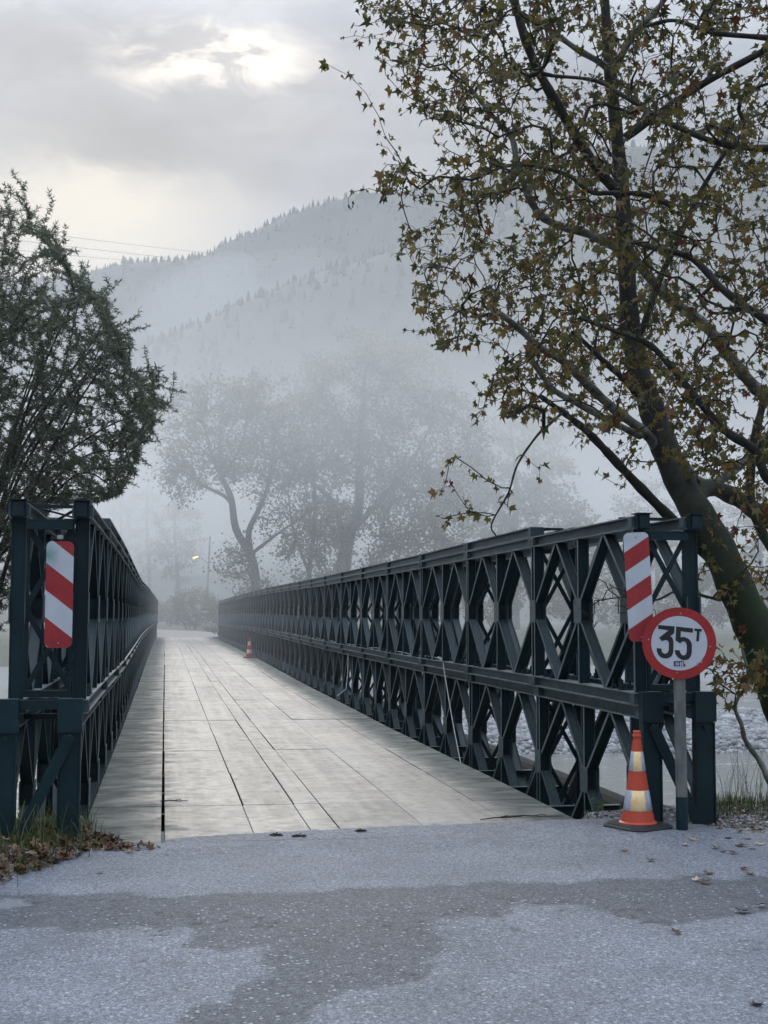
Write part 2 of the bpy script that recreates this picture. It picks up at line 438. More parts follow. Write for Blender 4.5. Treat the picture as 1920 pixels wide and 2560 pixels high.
# stringers below the plates (joined by their cross members, hidden from above)
ys = np.linspace(10.35, 95.5, 29)
for X in (-.5, .35, 1.2, 2.05, 2.9):
    mb = MB()
    for a, b in zip(ys[:-1], ys[1:]): mb.ibeam((X, a, -.062+zoff(a)), (X, b, -.062+zoff(b)), (0, 0, 1), .09, .06, .008, .008)
    mb.build('stringer', PAINT, bridge)
ed = MB()
for a, b in zip(ys[:-1], ys[1:]): ed.bar((3.375, a, -.05+zoff(a)), (3.375, b, -.05+zoff(b)), (0, 0, 1), .012, .085)
ed.build('deck_edge_beam', PAINT, bridge)

# deck plates
def deck_mat(name, green=False):
    m, t, b = new_mat(name); g = N(t, 'ShaderNodeNewGeometry'); P = g.outputs['Position']
    oi = N(t, 'ShaderNodeObjectInfo')
    f = noise_t(t, mapped(t, P, (1.0, 1.6, 1)), 1.6, 7, .62, .4); f2 = noise_t(t, P, 9, 6, .65); f3 = noise_t(t, P, 70, 4, .7)
    sx_ = N(t, 'ShaderNodeSeparateXYZ'); L(t, P, sx_.inputs[0])
    base = ramp(t, f, [(.28, (.090, .089, .085)), (.5, (.145, .144, .136)), (.72, (.215, .210, .195))])
    st = noise_t(t, mapped(t, P, (5.5, .22, 1)), 1.3, 6, .6)
    base = mix_c(t, ramp(t, st, [(.42, (0,)*3), (.70, (.75,)*3)]), base, (.275, .268, .250))
    # tyre tracks worn by the traffic: two long paler bands with darker rims
    for cx in (.62, 2.28):
        d_ = math_n(t, 'ABSOLUTE', math_n(t, 'SUBTRACT', math_n(t, 'ADD', sx_.outputs['X'], math_n(t, 'MULTIPLY', math_n(t, 'SUBTRACT', f, .5), .5)), cx))
        base = mix_c(t, ramp(t, d_, [(.10, (.45,)*3), (.30, (0,)*3)]), base, (.30, .292, .270))
    base = mix_c(t, ramp(t, f2, [(.56, (0,)*3), (.74, (.8,)*3)]), base, (.070, .068, .064))
    # algae and damp along both edges of the deck
    s_ = noise_t(t, mapped(t, P, (1.0, 1.5, 1)), 1.9, 3, .5, 1.0)
    el_ = ramp(t, math_n(t, 'ADD', math_n(t, 'ADD', sx_.outputs['X'], .6), math_n(t, 'MULTIPLY', math_n(t, 'SUBTRACT', f, .5), 1.2)), [(.30, (1,)*3), (.72, (0,)*3)])
    er_ = ramp(t, math_n(t, 'ADD', math_n(t, 'SUBTRACT', sx_.outputs['X'], 2.45), math_n(t, 'MULTIPLY', math_n(t, 'SUBTRACT', s_, .5), .9)), [(.30, (0,)*3), (.62, (1,)*3)])
    edge_ = math_n(t, 'ADD', el_, er_, True)
    gr = ramp(t, s_, [(.38, (.016, .034, .034)), (.50, (.050, .074, .070)), (.64, (.150, .168, .155))])
    base = mix_c(t, math_n(t, 'MULTIPLY', edge_, .88), base, gr)
    rnd = ramp(t, oi.outputs['Random'], [(0, (.72, .73, .74)), (1, (1.14, 1.11, 1.07))])
    c = mix_c(t, 1.0, base, rnd, 'MULTIPLY')
    c = mix_c(t, ramp(t, f3, [(.60, (0,)*3), (.78, (.45,)*3)]), c, (.08, .08, .075))
    L(t, c, b.inputs['Base Color']); b.inputs['Specular IOR Level'].default_value = .5
    L(t, math_n(t, 'ADD', ramp(t, f2, [(.3, (.42,)*3), (.7, (.60,)*3)]), math_n(t, 'MULTIPLY', edge_, .25), True), b.inputs['Roughness'])
    # raised anti-slip ribs
    w = N(t, 'ShaderNodeTexWave', wave_type='BANDS', bands_direction='DIAGONAL', wave_profile='TRI'); w.inputs['Scale'].default_value = 13.0
    L(t, P, w.inputs['Vector'])
    wear = math_n(t, 'MULTIPLY', ramp(t, w.outputs['Fac'], [(.5, (0,)*3), (.8, (1,)*3)]), ramp(t, f, [(.35, (1,)*3), (.65, (.15,)*3)]))
    hh = math_n(t, 'ADD', math_n(t, 'MULTIPLY', wear, 1.2), math_n(t, 'MULTIPLY', f3, .6))
    bump(t, b, hh, .55, .004)
    return m
DECK, DECKG = deck_mat('worn_tread_plate', False), deck_mat('damp_green_plate', True)
cols = [(-.60, 0, DECKG), (0, .70, DECK), (.70, 1.15, DECK), (1.15, 1.38, DECK), (1.38, 2.06, DECK), (2.06, 2.78, DECK), (2.78, 3.38, DECKG)]
rows = [9.70, 11.85]+[11.85+2.42*i for i in range(1, 35)]+[95.7]
rr = random.Random(5)
for ci, (x0, x1, mt) in enumerate(cols):
    j = -1
    while j < len(rows)-2:
        j += 1; y0, y1 = rows[j], rows[j+1]
        if ci in (2, 3, 4, 5) and j < len(rows)-2 and rr.random() < .45: j += 1; y1 = rows[j+1]
        g0 = .002+rr.random()**5*.014; g1 = .0015+rr.random()**2*.003
        xa, xb = x0+g0*(1 if ci else 0), x1-.001
        if ci == 1 and j < 14: xa = x0+.012+rr.random()*.012
        tw = rr.uniform(-.004, .004)
        w2, l2 = (xb-xa)/2, (y1-y0)/2-g1
        mb = MB()
        e = .004; zt_ = 0
        vs = [(-w2, -l2, -.010), (w2, -l2, -.010), (w2, l2, -.010), (-w2, l2, -.010), (-w2, -l2, -e), (w2, -l2, -e), (w2, l2, -e), (-w2, l2, -e),
              (-w2+e, -l2+e, 0), (w2-e, -l2+e, 0), (w2-e, l2-e, 0), (-w2+e, l2-e, 0)]
        fs = [(3, 2, 1, 0)]+[(i, (i+1) % 4, (i+1) % 4+4, i+4) for i in range(4)]+[(i+4, (i+1) % 4+4, (i+1) % 4+8, i+8) for i in range(4)]+[(8, 9, 10, 11)]
        mb.add(vs, fs)
        ym = (y0+y1)/2
        o = mb.build('deck_plate', mt, bridge, loc=((xa+xb)/2, ym, zoff(ym)+rr.uniform(-.002, .004)),
                     rot=(math.atan2(zoff(y1)-zoff(y0), y1-y0), tw, rr.uniform(-.0015, .0015)))

# ------------------------------------------------------------------ ground, road, river
def smooth(a, b, x): t = np.clip((x-a)/(b-a), 0, 1); return t*t*(3-2*t)
xs = np.concatenate([np.linspace(-1000, -120, 12), np.linspace(-100, -14, 22), np.arange(-12, -4, .8), np.arange(-4, 9, .16), np.arange(9, 20, .8), np.linspace(21, 120, 40), np.linspace(140, 1000, 12)])
ysg = np.concatenate([np.linspace(-60, 0, 8), np.arange(1, 6, .5), np.arange(6, 16, .16), np.arange(16, 30, .8), np.arange(30, 110, 1.2), np.linspace(112, 240, 40), np.linspace(260, 1500, 20)])
GX, GY = np.meshgrid(xs, ysg)
def verge_left(X, Y): return smooth(.0, .35, (-1.02+.50*(Y-8.35)+.10*fbm(X*2, Y*2, 3))-X)     # 1 on the left verge
def verge_right(X, Y): return smooth(.0, .8, X-(5.1-.62*(Y-8.3)+.15*fbm(X*2, Y*2, 4)))
def terrain_z(X, Y):
    vl = verge_left(X, Y)*smooth(7.2, 8.4, Y); vr = verge_right(X, Y)*smooth(6.5, 8, Y)
    z = -.035+(.09+.05*fbm(X*1.3, Y*1.3, 1))*vl+(.055+.02*fbm(X*1.5, Y*1.5, 2)+.03*smooth(4.6, 7, X))*vr
    z = np.where(Y < 9.9, z, np.where((X > -.55) & (X < 3.55), z-.25, z))
    drop = smooth(10.9, 15.5, Y+.5*fbm(X*.5, Y*.5, 5)-.6*smooth(4.8, 8, X))
    bed = -3.45+.12*fbm(X*.3, Y*.3, 6)
    bar = smooth(41.5, 45.5, Y+3*fbm(X*.05, Y*.05, 7)+.05*(X-15))*(1-smooth(56, 60, Y+2.5*fbm(X*.07, Y*.05, 8)))*smooth(-2, 3, X)
    bed = bed+bar*(.75+.12*fbm(X*.6, Y*.6, 9))
    z = z*(1-drop)+bed*drop
    far = smooth(84, 96.5, Y+1.0*fbm(X*.1, Y*.1, 10)); farz = -.27+.10*fbm(X*.15, Y*.15, 11)*smooth(4, 12, np.abs(X-1.4))
    z = z*(1-far)+farz*far
    return z
GZ = terrain_z(GX, GY)
nx, ny = len(xs), len(ysg)
I = np.arange(nx*ny).reshape(ny, nx)
quads = np.stack([I[:-1, :-1], I[:-1, 1:], I[1:, 1:], I[1:, :-1]], -1).reshape(-1, 4)
m, t, b = new_mat('ground')
g = N(t, 'ShaderNodeNewGeometry'); P = g.outputs['Position']; sp = N(t, 'ShaderNodeSeparateXYZ'); L(t, P, sp.inputs[0])
f = noise_t(t, P, 1.4, 7, .62); f2 = noise_t(t, P, 14, 6, .65)
soil = ramp(t, f2, [(.3, (.045, .038, .030)), (.5, (.085, .075, .060)), (.7, (.15, .14, .125))])
vor = N(t, 'ShaderNodeTexVoronoi', i_Scale=38.0); L(t, P, vor.inputs['Vector'])
grav = ramp(t, vor.outputs['Color'], [(.2, (.10, .105, .11)), (.6, (.21, .215, .22)), (.9, (.42, .43, .44))])
nearc = mix_c(t, ramp(t, f, [(.44, (0,)*3), (.56, (1,)*3)]), soil, grav)
greenc = ramp(t, noise_t(t, P, .6, 7, .6), [(.35, (.040, .050, .022)), (.65, (.085, .085, .045))])
rz = ramp(t, math_n(t, 'ADD', sp.outputs['Z'], 3.5, False), [(.0, (0,)*3), (1, (1,)*3)])
isfar = math_n(t, 'GREATER_THAN', sp.outputs['Y'], 11.3)
c = mix_c(t, isfar, nearc, greenc)
low = math_n(t, 'LESS_THAN', sp.outputs['Z'], -2.0)
c = mix_c(t, math_n(t, 'MULTIPLY', low, isfar), c, ramp(t, f2, [(.3, (.16, .165, .17)), (.7, (.34, .345, .35))]))
L(t, c, b.inputs['Base Color']); b.inputs['Roughness'].default_value = .9; bump(t, b, math_n(t, 'ADD', f2, vor.outputs['Distance']), .7, .02)
ground_m = np_mesh('ground', np.stack([GX, GY, GZ], -1).reshape(-1, 3), quads, m, True)
place('ground', ground_m, kind='structure')

# river
m, t, b = new_mat('river_water')
g = N(t, 'ShaderNodeNewGeometry'); P = g.outputs['Position']
f = noise_t(t, mapped(t, P, (.5, 1.6, 1)), 1.1, 6, .6, .4); f2 = noise_t(t, mapped(t, P, (.9, 3.5, 1)), 2.2, 6, .6, .6)
rap = ramp(t, noise_t(t, mapped(t, P, (.18, .6, 1)), .9, 4, .5), [(.52, (0,)*3), (.66, (1,)*3)])
foam = math_n(t, 'MULTIPLY', ramp(t, f2, [(.56, (0,)*3), (.66, (1,)*3)]), rap)
L(t, mix_c(t, foam, (.16, .165, .15), (.62, .66, .70)), b.inputs['Base Color'])
L(t, mix_c(t, foam, (.12,)*3, (.7,)*3), b.inputs['Roughness']); b.inputs['IOR'].default_value = 1.33
bump(t, b, f, .5, .10)
mb = MB(); mb.add([(-400, 10.5, -3.0), (500, 10.5, -3.0), (500, 98, -3.0), (-400, 98, -3.0)], [(0, 1, 2, 3)])
mb.build('river_water', m, kind='structure')

# pebbles of the gravel bar
def rock_mesh(seed, sub=1):
    r_ = random.Random(seed); ph = (1+5**.5)/2
    vs = [Vector(v).normalized() for v in ((-1, ph, 0), (1, ph, 0), (-1, -ph, 0), (1, -ph, 0), (0, -1, ph), (0, 1, ph), (0, -1, -ph), (0, 1, -ph), (ph, 0, -1), (ph, 0, 1), (-ph, 0, -1), (-ph, 0, 1))]
    fs = [(0, 11, 5), (0, 5, 1), (0, 1, 7), (0, 7, 10), (0, 10, 11), (1, 5, 9), (5, 11, 4), (11, 10, 2), (10, 7, 6), (7, 1, 8), (3, 9, 4), (3, 4, 2), (3, 2, 6), (3, 6, 8), (3, 8, 9), (4, 9, 5), (2, 4, 11), (6, 2, 10), (8, 6, 7), (9, 8, 1)]
    V = np.array([v*(1+r_.uniform(-.22, .22)) for v in vs]); V *= np.array([1.2, .9, .62]); return V, np.array(fs)
m, t, b = new_mat('pebble_stone')
at_ = N(t, 'ShaderNodeAttribute', attribute_name='tint'); g = N(t, 'ShaderNodeNewGeometry')
c = ramp(t, at_.outputs['Fac'], [(0, (.06, .068, .08)), (.45, (.16, .18, .205)), (.8, (.30, .325, .36)), (1, (.52, .54, .57))])
L(t, mix_c(t, .35, c, ramp(t, noise_t(t, g.outputs['Position'], 14, 5), [(.3, (.15, .15, .15)), (.7, (.5, .5, .5))])), b.inputs['Base Color']); b.inputs['Roughness'].default_value = .7
STONE = m
def scatter_stones(name, X, Y, size, sink=.25, **kw):
    rocks = [rock_mesh(i)[0] for i in range(6)]; Fs = rock_mesh(0)[1]; n = len(X)
    Z = terrain_z(X, Y); a = rng.uniform(0, 6.28, n); V = np.array([rocks[i % 6] for i in range(n)])*size[:, None, None]
    ca, sa = np.cos(a)[:, None], np.sin(a)[:, None]
    x = V[:, :, 0]*ca-V[:, :, 1]*sa+X[:, None]; y = V[:, :, 0]*sa+V[:, :, 1]*ca+Y[:, None]; z = V[:, :, 2]+(Z+size*(.62-sink))[:, None]
    Fa = (Fs[None]+np.arange(n)[:, None, None]*12).reshape(-1, 3)
    tint = np.repeat(rng.beta(1.6, 1.6, n), 12)
    return place(name, np_mesh(name, np.stack([x, y, z], -1).reshape(-1, 3), Fa, STONE, False, {'tint': ('POINT', 'FLOAT', tint)}), **kw)
n = 34000; X = rng.uniform(2, 60, n)**1.0; Y = rng.uniform(41, 60, n); X = 4+(Y*.9)*rng.uniform(0, 1, n); Z = terrain_z(X, Y); k = Z > -3.08
X, Y = X[k], Y[k]
scatter_stones('river_pebbles', X, Y, rng.gamma(2.6, .026, len(X))+.03, kind='stuff', label='pale pebbles covering the gravel bar in the river', category='pebbles')
n = 9000; X = rng.uniform(3.2, 6.5, n); Y = rng.uniform(6.8, 11, n); k = (verge_right(X, Y) > rng.uniform(-.02, .3, n)); X, Y = X[k], Y[k]
scatter_stones('roadside_gravel', X, Y, rng.gamma(3, .0028, len(X))+.004, kind='stuff', label='small grey gravel on the verge right of the road', category='gravel')

# asphalt with its worn patches
ax_ = np.concatenate([np.linspace(-7, -2.2, 16), np.arange(-2.1, 4.6, .026), np.linspace(4.7, 9, 30)])
ay_ = np.concatenate([np.linspace(-12, 4.6, 24), np.arange(4.7, 10.75, .026)])
AX, AY = np.meshgrid(ax_, ay_)
PX, PY, PD = project(np.stack([AX, AY, AX*0], -1))
wx = 30*fbm(AX*5, AY*5, 21, 5)+26*fbm(AX*17, AY*17, 27, 3); wy = 13*fbm(AX*5, AY*5, 22, 5)+11*fbm(AX*17, AY*17, 28, 3)
qx, qy = PX+wx, PY+wy
dark_polys = [
 [(-400, 2236), (120, 2236), (500, 2238), (900, 2222), (1250, 2205), (1500, 2196), (1750, 2190), (2100, 2200), (2100, 2262), (1850, 2290), (1700, 2312), (1560, 2300), (1480, 2270), (1400, 2262), (1300, 2268), (1270, 2290), (1100, 2292), (1080, 2330), (1120, 2350), (1110, 2390), (1060, 2440), (1000, 2465), (880, 2475), (800, 2510), (760, 2560), (600, 2570), (560, 2520), (590, 2460), (680, 2440), (660, 2400), (700, 2360), (560, 2378), (470, 2372), (470, 2350), (510, 2330), (480, 2318), (330, 2312), (160, 2322), (-400, 2308)],
 [(450, 2530), (530, 2510), (590, 2530), (580, 2580), (440, 2580)],
]
light_polys = [[(-30, 2250), (60, 2248), (70, 2262), (20, 2275), (-30, 2278)]]
dark = np.zeros(AX.shape); light = np.zeros(AX.shape)
for p_ in dark_polys: dark = np.maximum(dark, in_poly(qx, qy, p_))
for p_ in light_polys: light = np.maximum(light, in_poly(qx, qy, p_)*1.0)
dark = dark*(1-.45*light)
def blur(a, n=1):
    for _ in range(n):
        a = (a+np.roll(a, 1, 0)+np.roll(a, -1, 0)+np.roll(a, 1, 1)+np.roll(a, -1, 1))/5
    return a
dark = blur(dark, 5)
edge = np.interp(AX, [-2, -.6, 0, .05, .6, 1.4, 1.7, 2.3, 3.3, 4.2], [9.8, 9.86, 9.90, 10.10, 10.24, 10.36, 10.40, 10.47, 10.55, 10.6])+.035*fbm(AX*7, AY*0+3, 31, 4)
smoothz = (1-smooth(7.5, 7.9, AY))*0
AZ = .003*fbm(AX*1.5, AY*1.5, 23)+.0035*fbm(AX*14, AY*14, 24, 3)-.007*dark
AZ += .016*smooth(9.3, 9.75, AY)
AZ = np.where(AY < edge, AZ, -.035)
AZ = AZ-.05*(smooth(.25, .7, verge_right(AX, AY))*smooth(6.5, 8, AY))
cr = np.abs(AY-(9.93+.05*fbm(AX*3, AX*0, 33, 4)))
crack = np.clip(1-cr/.022, 0, 1)*smooth(.45, .7, AX)*(1-smooth(1.5, 1.9, AX))*(fbm(AX*5, AY*5, 34) > -.25)
iso = np.abs(fbm(AX*1.1+3, AY*1.3, 61, 5)); hair = np.clip(1-iso/.014, 0, 1)*(fbm(AX*.9, AY*.9, 62, 3) > .02)*(AY < 8.2)
crack = np.maximum(crack, .8*hair)
AZ -= .010*crack
IA = np.arange(AX.size).reshape(AX.shape)
quads = np.stack([IA[:-1, :-1], IA[:-1, 1:], IA[1:, 1:], IA[1:, :-1]], -1).reshape(-1, 4)
# gritty fresh strip before the bridge
fresh = smooth(7.75, 8.1, AY+.1*fbm(AX*2, AY*2, 35))
m, t, b = new_mat('asphalt')
g = N(t, 'ShaderNodeNewGeometry'); P = g.outputs['Position']
ad = N(t, 'ShaderNodeAttribute', attribute_name='dark'); al = N(t, 'ShaderNodeAttribute', attribute_name='light'); ac = N(t, 'ShaderNodeAttribute', attribute_name='crack'); af = N(t, 'ShaderNodeAttribute', attribute_name='fresh')
v1 = N(t, 'ShaderNodeTexVoronoi', i_Scale=120.0); L(t, P, v1.inputs['Vector'])
v2 = N(t, 'ShaderNodeTexVoronoi', i_Scale=42.0, i_Randomness=1.0); L(t, P, v2.inputs['Vector'])
f = noise_t(t, P, 1.1, 8, .62); f2 = noise_t(t, P, 7, 6, .65); f3 = noise_t(t, P, 160, 3, .6)
lightc = ramp(t, f, [(.3, (.115, .130, .156)), (.7, (.195, .217, .255))])
grit = ramp(t, v1.outputs['Color'], [(.15, (.50,)*3), (.6, (1.0,)*3), (.95, (1.60,)*3)])
c = mix_c(t, 1.0, lightc, grit, 'MULTIPLY')
dc = mix_c(t, 1.0, ramp(t, f2, [(.3, (.048, .054, .066)), (.7, (.092, .102, .122))]), ramp(t, v1.outputs['Color'], [(.2, (.40,)*3), (.7, (1.05,)*3), (.97, (1.9,)*3)]), 'MULTIPLY')
dm = ramp(t, math_n(t, 'ADD', ad.outputs['Fac'], math_n(t, 'MULTIPLY', math_n(t, 'SUBTRACT', f2, .5), 1.9)), [(.25, (0,)*3), (.72, (1,)*3)])
c = mix_c(t, math_n(t, 'MULTIPLY', dm, .85), c, dc)
# pale stones showing in the surface
sepc = N(t, 'ShaderNodeSeparateColor'); L(t, v2.outputs['Color'], sepc.inputs[0])
stones = math_n(t, 'MULTIPLY', math_n(t, 'GREATER_THAN', sepc.outputs[0], .89), math_n(t, 'LESS_THAN', v2.outputs['Distance'], .40))
stones = math_n(t, 'MULTIPLY', stones, math_n(t, 'SUBTRACT', 1.0, math_n(t, 'MULTIPLY', af.outputs['Fac'], .75)))
c = mix_c(t, math_n(t, 'MULTIPLY', stones, .62), c, (.40, .43, .47))
c = mix_c(t, ramp(t, f2, [(.58, (0,)*3), (.76, (.7,)*3)]), c, (.060, .064, .072))
fm_ = noise_t(t, P, 34, 5, .7); c = mix_c(t, 1.0, c, ramp(t, fm_, [(.32, (.55,)*3), (.52, (1.0,)*3), (.70, (1.45,)*3)]), 'MULTIPLY')
c = mix_c(t, math_n(t, 'MULTIPLY', al.outputs['Fac'], .16), c, (.5, .53, .55))
c = mix_c(t, ac.outputs['Fac'], c, (.02, .02, .02))
L(t, c, b.inputs['Base Color']); L(t, ramp(t, f3, [(.3, (.55,)*3), (.7, (.8,)*3)]), b.inputs['Roughness'])
h = math_n(t, 'ADD', math_n(t, 'MULTIPLY', v1.outputs['Distance'], -1.0), math_n(t, 'MULTIPLY', v2.outputs['Distance'], -.6))
bump(t, b, h, .75, .006)
ASPH = m
place('road', np_mesh('road', np.stack([AX, AY, AZ], -1).reshape(-1, 3), quads, m, True, {'dark': ('POINT', 'FLOAT', dark), 'light': ('POINT', 'FLOAT', light), 'crack': ('POINT', 'FLOAT', crack), 'fresh': ('POINT', 'FLOAT', fresh)}), kind='structure')

# the road beyond the bridge, curving away to the left
FARASPH = simple('far_asphalt', (.17, .175, .18), .7, scale=1.5)
mb = MB(); cl_ = smooth_poly([(1.4, 95.6, 0), (1.4, 106, 0), (.2, 120, 0), (-5, 136, 0), (-16, 150, 0), (-32, 160, 0), (-60, 168, 0)], 6)
vs = []
for i, p in enumerate(cl_):
    d = (cl_[min(i+1, len(cl_)-1)]-cl_[max(i-1, 0)]).normalized(); w = 2.0+1.8*min(1, i/9); n_ = Vector((d.y, -d.x, 0))
    for s_ in (-1, 1):
        q = p+n_*w*s_; vs.append((q.x, q.y, -.155))
mb.add(vs, [(2*i, 2*i+1, 2*i+3, 2*i+2) for i in range(len(cl_)-1)])
mb.build('far_road', FARASPH, kind='structure')
WHITE = simple('road_marking_paint', (.62, .63, .63), .7)
mb = MB(); vs = []
for i, p in enumerate(cl_[4:16]):
    d = (cl_[i+5]-cl_[i+3]).normalized(); n_ = Vector((d.y, -d.x, 0)); w = 2.0+1.8*min(1, (i+4)/9)-.5
    for s_ in (0, .16):
        q = p+n_*(w+s_); vs.append((q.x, q.y, -.150))
mb.add(vs, [(2*i, 2*i+1, 2*i+3, 2*i+2) for i in range(11)])
mb.build('road_marking', WHITE, kind='structure')

# ------------------------------------------------------------------ signs and cones
RED = simple('red_reflective', (.32, .018, .020), .42, var=.22, scale=5)
WHT = simple('white_reflective', (.50, .54, .60), .42, var=.08, scale=5)
BLK = simple('black_numerals', (.010, .011, .016), .5)
def stripe_mat(name, period, slope, off, duty=.5, stain=None):
    m, t, b = new_mat(name); tcn = N(t, 'ShaderNodeTexCoord'); sp = N(t, 'ShaderNodeSeparateXYZ'); L(t, tcn.outputs['Object'], sp.inputs[0])
    v = math_n(t, 'ADD', math_n(t, 'ADD', sp.outputs['Z'], math_n(t, 'MULTIPLY', sp.outputs['X'], slope)), off)
    fr = math_n(t, 'FRACT', math_n(t, 'DIVIDE', v, period)); k = math_n(t, 'LESS_THAN', fr, duty)
    n_ = noise_t(t, tcn.outputs['Object'], 7, 6, .6)
    red = ramp(t, n_, [(.3, (.25, .014, .018)), (.7, (.36, .026, .030))]); wh = ramp(t, n_, [(.3, (.45, .50, .57)), (.7, (.54, .58, .64))])
    c = mix_c(t, k, wh, red)
    c = mix_c(t, ramp(t, noise_t(t, tcn.outputs['Object'], 19, 6, .7), [(.64, (0,)*3), (.74, (.5,)*3)]), c, (.20, .20, .20))
    if stain:
        s = N(t, 'ShaderNodeVectorMath', operation='DISTANCE'); L(t, tcn.outputs['Object'], s.inputs[0]); s.inputs[1].default_value = stain[0]
        c = mix_c(t, ramp(t, math_n(t, 'ADD', s.outputs['Value'], math_n(t, 'MULTIPLY', math_n(t, 'SUBTRACT', n_, .5), .08)), [(0, (.85,)*3), (stain[2], (0,)*3)]), c, stain[1])
    L(t, c, b.inputs['Base Color']); b.inputs['Roughness'].default_value = .45
    return m
def round_rect(w, h, r, k=6):
    out = []
    for cx, cz, a0 in ((w-r, h-r, 0), (-w+r, h-r, 90), (-w+r, -h+r, 180), (w-r, -h+r, 270)):
        for j in range(k+1):
            a = R(a0+90*j/k); out.append((cx+r*math.cos(a), cz+r*math.sin(a)))
    return out
def bolt(x, z, y=-.004, r=.006):
    mb = MB(); n = 8
    mb.prism([(x+r*math.cos(2*math.pi*j/n), z+r*math.sin(2*math.pi*j/n)) for j in range(n)], 0, y-.003); return mb
def marker(label, px, py, depth, w, h, mat, lean, turn, posts):
    P = at(px, py, depth)
    root = thing('hazard_marker', label, 'road sign', P, (0, lean, turn), 'striped hazard markers at the bridge ends')
    rr_ = round_rect(w/2, h/2, .042)
    MB().prism(rr_, .002, 0).build('striped_plate', mat, root)
    MB().prism(round_rect(w/2-.004, h/2-.004, .038), .004, .0025).build('plate_back', GALV, root)
    for z in (h/2-.035, -h/2+.035): bolt(.0, z).build('bolt', GALV, root)
    for mb in posts: mb.build('mounting_strap', GALV, root)
    return root
# right marker: white corner on top left, stripes rising to the right
st = MB(); st.box(-.02, .02, .005, .12, .33, .37); st2 = MB(); st2.box(-.02, .02, .005, .12, -.37, -.33)
marker('striped red and white board fixed to the right truss above the cone', 1597, 1467, 10.52, .200, .868,
       stripe_mat('right_marker_print', .307, -.62, .307*.40, .5), R(-2.6), R(-14), [st, st2])
st = MB(); st.box(-.02, .02, .005, .10, .40, .43)
marker('striped red and white board with a green smudge on the left truss end', 148, 1486, 9.52, .193, .768,
       stripe_mat('left_marker_print', .390, .78, -.16+.390*.52, .5, ((-.09, 0, .285), (.02, .22, .17), .10)), R(.0), R(6), [st])

# weight limit sign
SP = at(1698, 1608, 10.36)
Rr = .285
limit = thing('weight_limit_sign', 'round red-rimmed sign reading 35T on a rusty pole by the right truss', 'road sign', (SP.x, SP.y, SP.z), (0, 0, R(-17)))
def disc(r, y0, y1, n=64): return MB().prism([(r*math.cos(2*math.pi*j/n), r*.985*math.sin(2*math.pi*j/n)) for j in range(n)], y0, y1)
disc(Rr, .003, 0).build('red_rim', RED, limit)
disc(Rr*.757, -.0005, -.0025).build('white_face', WHT, limit)
disc(Rr-.003, .006, .0035).build('sign_back', GALV, limit)
def glyph(pts): return [((x-930)/645*Rr, -(y-752)/645*Rr) for x, y in pts][::-1]
three = [(568, 430), (855, 455), (845, 575), (778, 628), (806, 650), (824, 690), (832, 760), (825, 900), (812, 950), (785, 992), (720, 1022), (660, 1022), (600, 1000), (560, 955), (538, 900), (535, 840), (618, 848), (622, 890), (632, 915), (650, 930), (690, 940), (730, 915), (746, 870), (750, 760), (744, 730), (728, 708), (695, 697), (660, 705), (632, 722), (578, 658), (745, 525), (562, 498)]
five = [(880, 455), (1172, 488), (1168, 565), (960, 540), (955, 645), (1020, 640), (1090, 670), (1135, 720), (1150, 770), (1145, 920), (1128, 985), (1085, 1035), (1015, 1052), (960, 1040), (900, 1000), (862, 945), (850, 870), (935, 878), (945, 920), (975, 960), (1010, 968), (1045, 945), (1058, 900), (1062, 790), (1045, 740), (1015, 717), (978, 725), (945, 755), (865, 702)]
tee = [(1198, 488), (1328, 500), (1322, 545), (1288, 542), (1272, 718), (1225, 715), (1240, 538), (1195, 532)]
for gp in (three, five, tee): MB().prism(glyph(gp), -.003, -.0042).build('numeral', BLK, limit)
NAVY = simple('navy_sticker', (.012, .020, .075), .5); STW = simple('sticker_white', (.62, .64, .68), .5)
stk = MB().prism(glyph([(828, 1072), (1000, 1066), (1010, 1150), (1012, 1160), (830, 1160)]), -.003, -.0040).build('sticker', NAVY, limit)
MB().prism(glyph([(995, 1080), (1030, 1128), (1035, 1160), (1012, 1162)]), -.003, -.0040).build('sticker_corner', simple('sticker_red', (.30, .02, .06), .5), stk)
def arc_poly(cx, cy, r0, r1, a0, a1, k=10):
    o_ = [(cx+r1*math.cos(R(a0+(a1-a0)*j/k)), cy+r1*.75*math.sin(R(a0+(a1-a0)*j/k))) for j in range(k+1)]
    return o_+[(cx+r0*math.cos(R(a0+(a1-a0)*j/k)), cy+r0*.75*math.sin(R(a0+(a1-a0)*j/k))) for j in range(k, -1, -1)]
lm = MB()
lm.prism(glyph(arc_poly(888, 1118, 24, 36, -120, 120)), -.0042, -.0049)
lm.prism(glyph([(850, 1104), (900, 1104), (900, 1111), (850, 1111)]), -.0042, -.0049); lm.prism(glyph([(850, 1124), (900, 1124), (900, 1131), (850, 1131)]), -.0042, -.0049)
lm.prism(glyph([(938, 1088), (985, 1086), (996, 1100), (990, 1114), (998, 1130), (990, 1150), (938, 1150)]), -.0042, -.0049)
lm.build('sticker_print', STW, stk)
hm = MB(); hm.prism(glyph([(952, 1098), (974, 1098), (974, 1110), (952, 1110)]), -.0050, -.0056); hm.prism(glyph([(952, 1124), (976, 1124), (976, 1138), (952, 1138)]), -.0050, -.0056)
hm.build('sticker_counter', NAVY, stk)
sc_ = MB()
for q in ([(1228, 1085), (1238, 1082), (1234, 1150), (1226, 1150)], [(1252, 1095), (1260, 1100), (1250, 1162), (1242, 1158)], [(1285, 1080), (1325, 1050), (1328, 1080), (1300, 1105)]):
    sc_.prism(glyph(q), -.0030, -.0036)
sc_.build('scratched_patch', simple('scratch_grey', (.42, .30, .32), .6), limit)
for x, y in ((962, 225), (885, 1270), (398, 690), (1465, 806)):
    (gx, gz), = glyph([(x, y)]); bolt(gx, gz, -.003, .0065).build('bolt', GALV, limit)
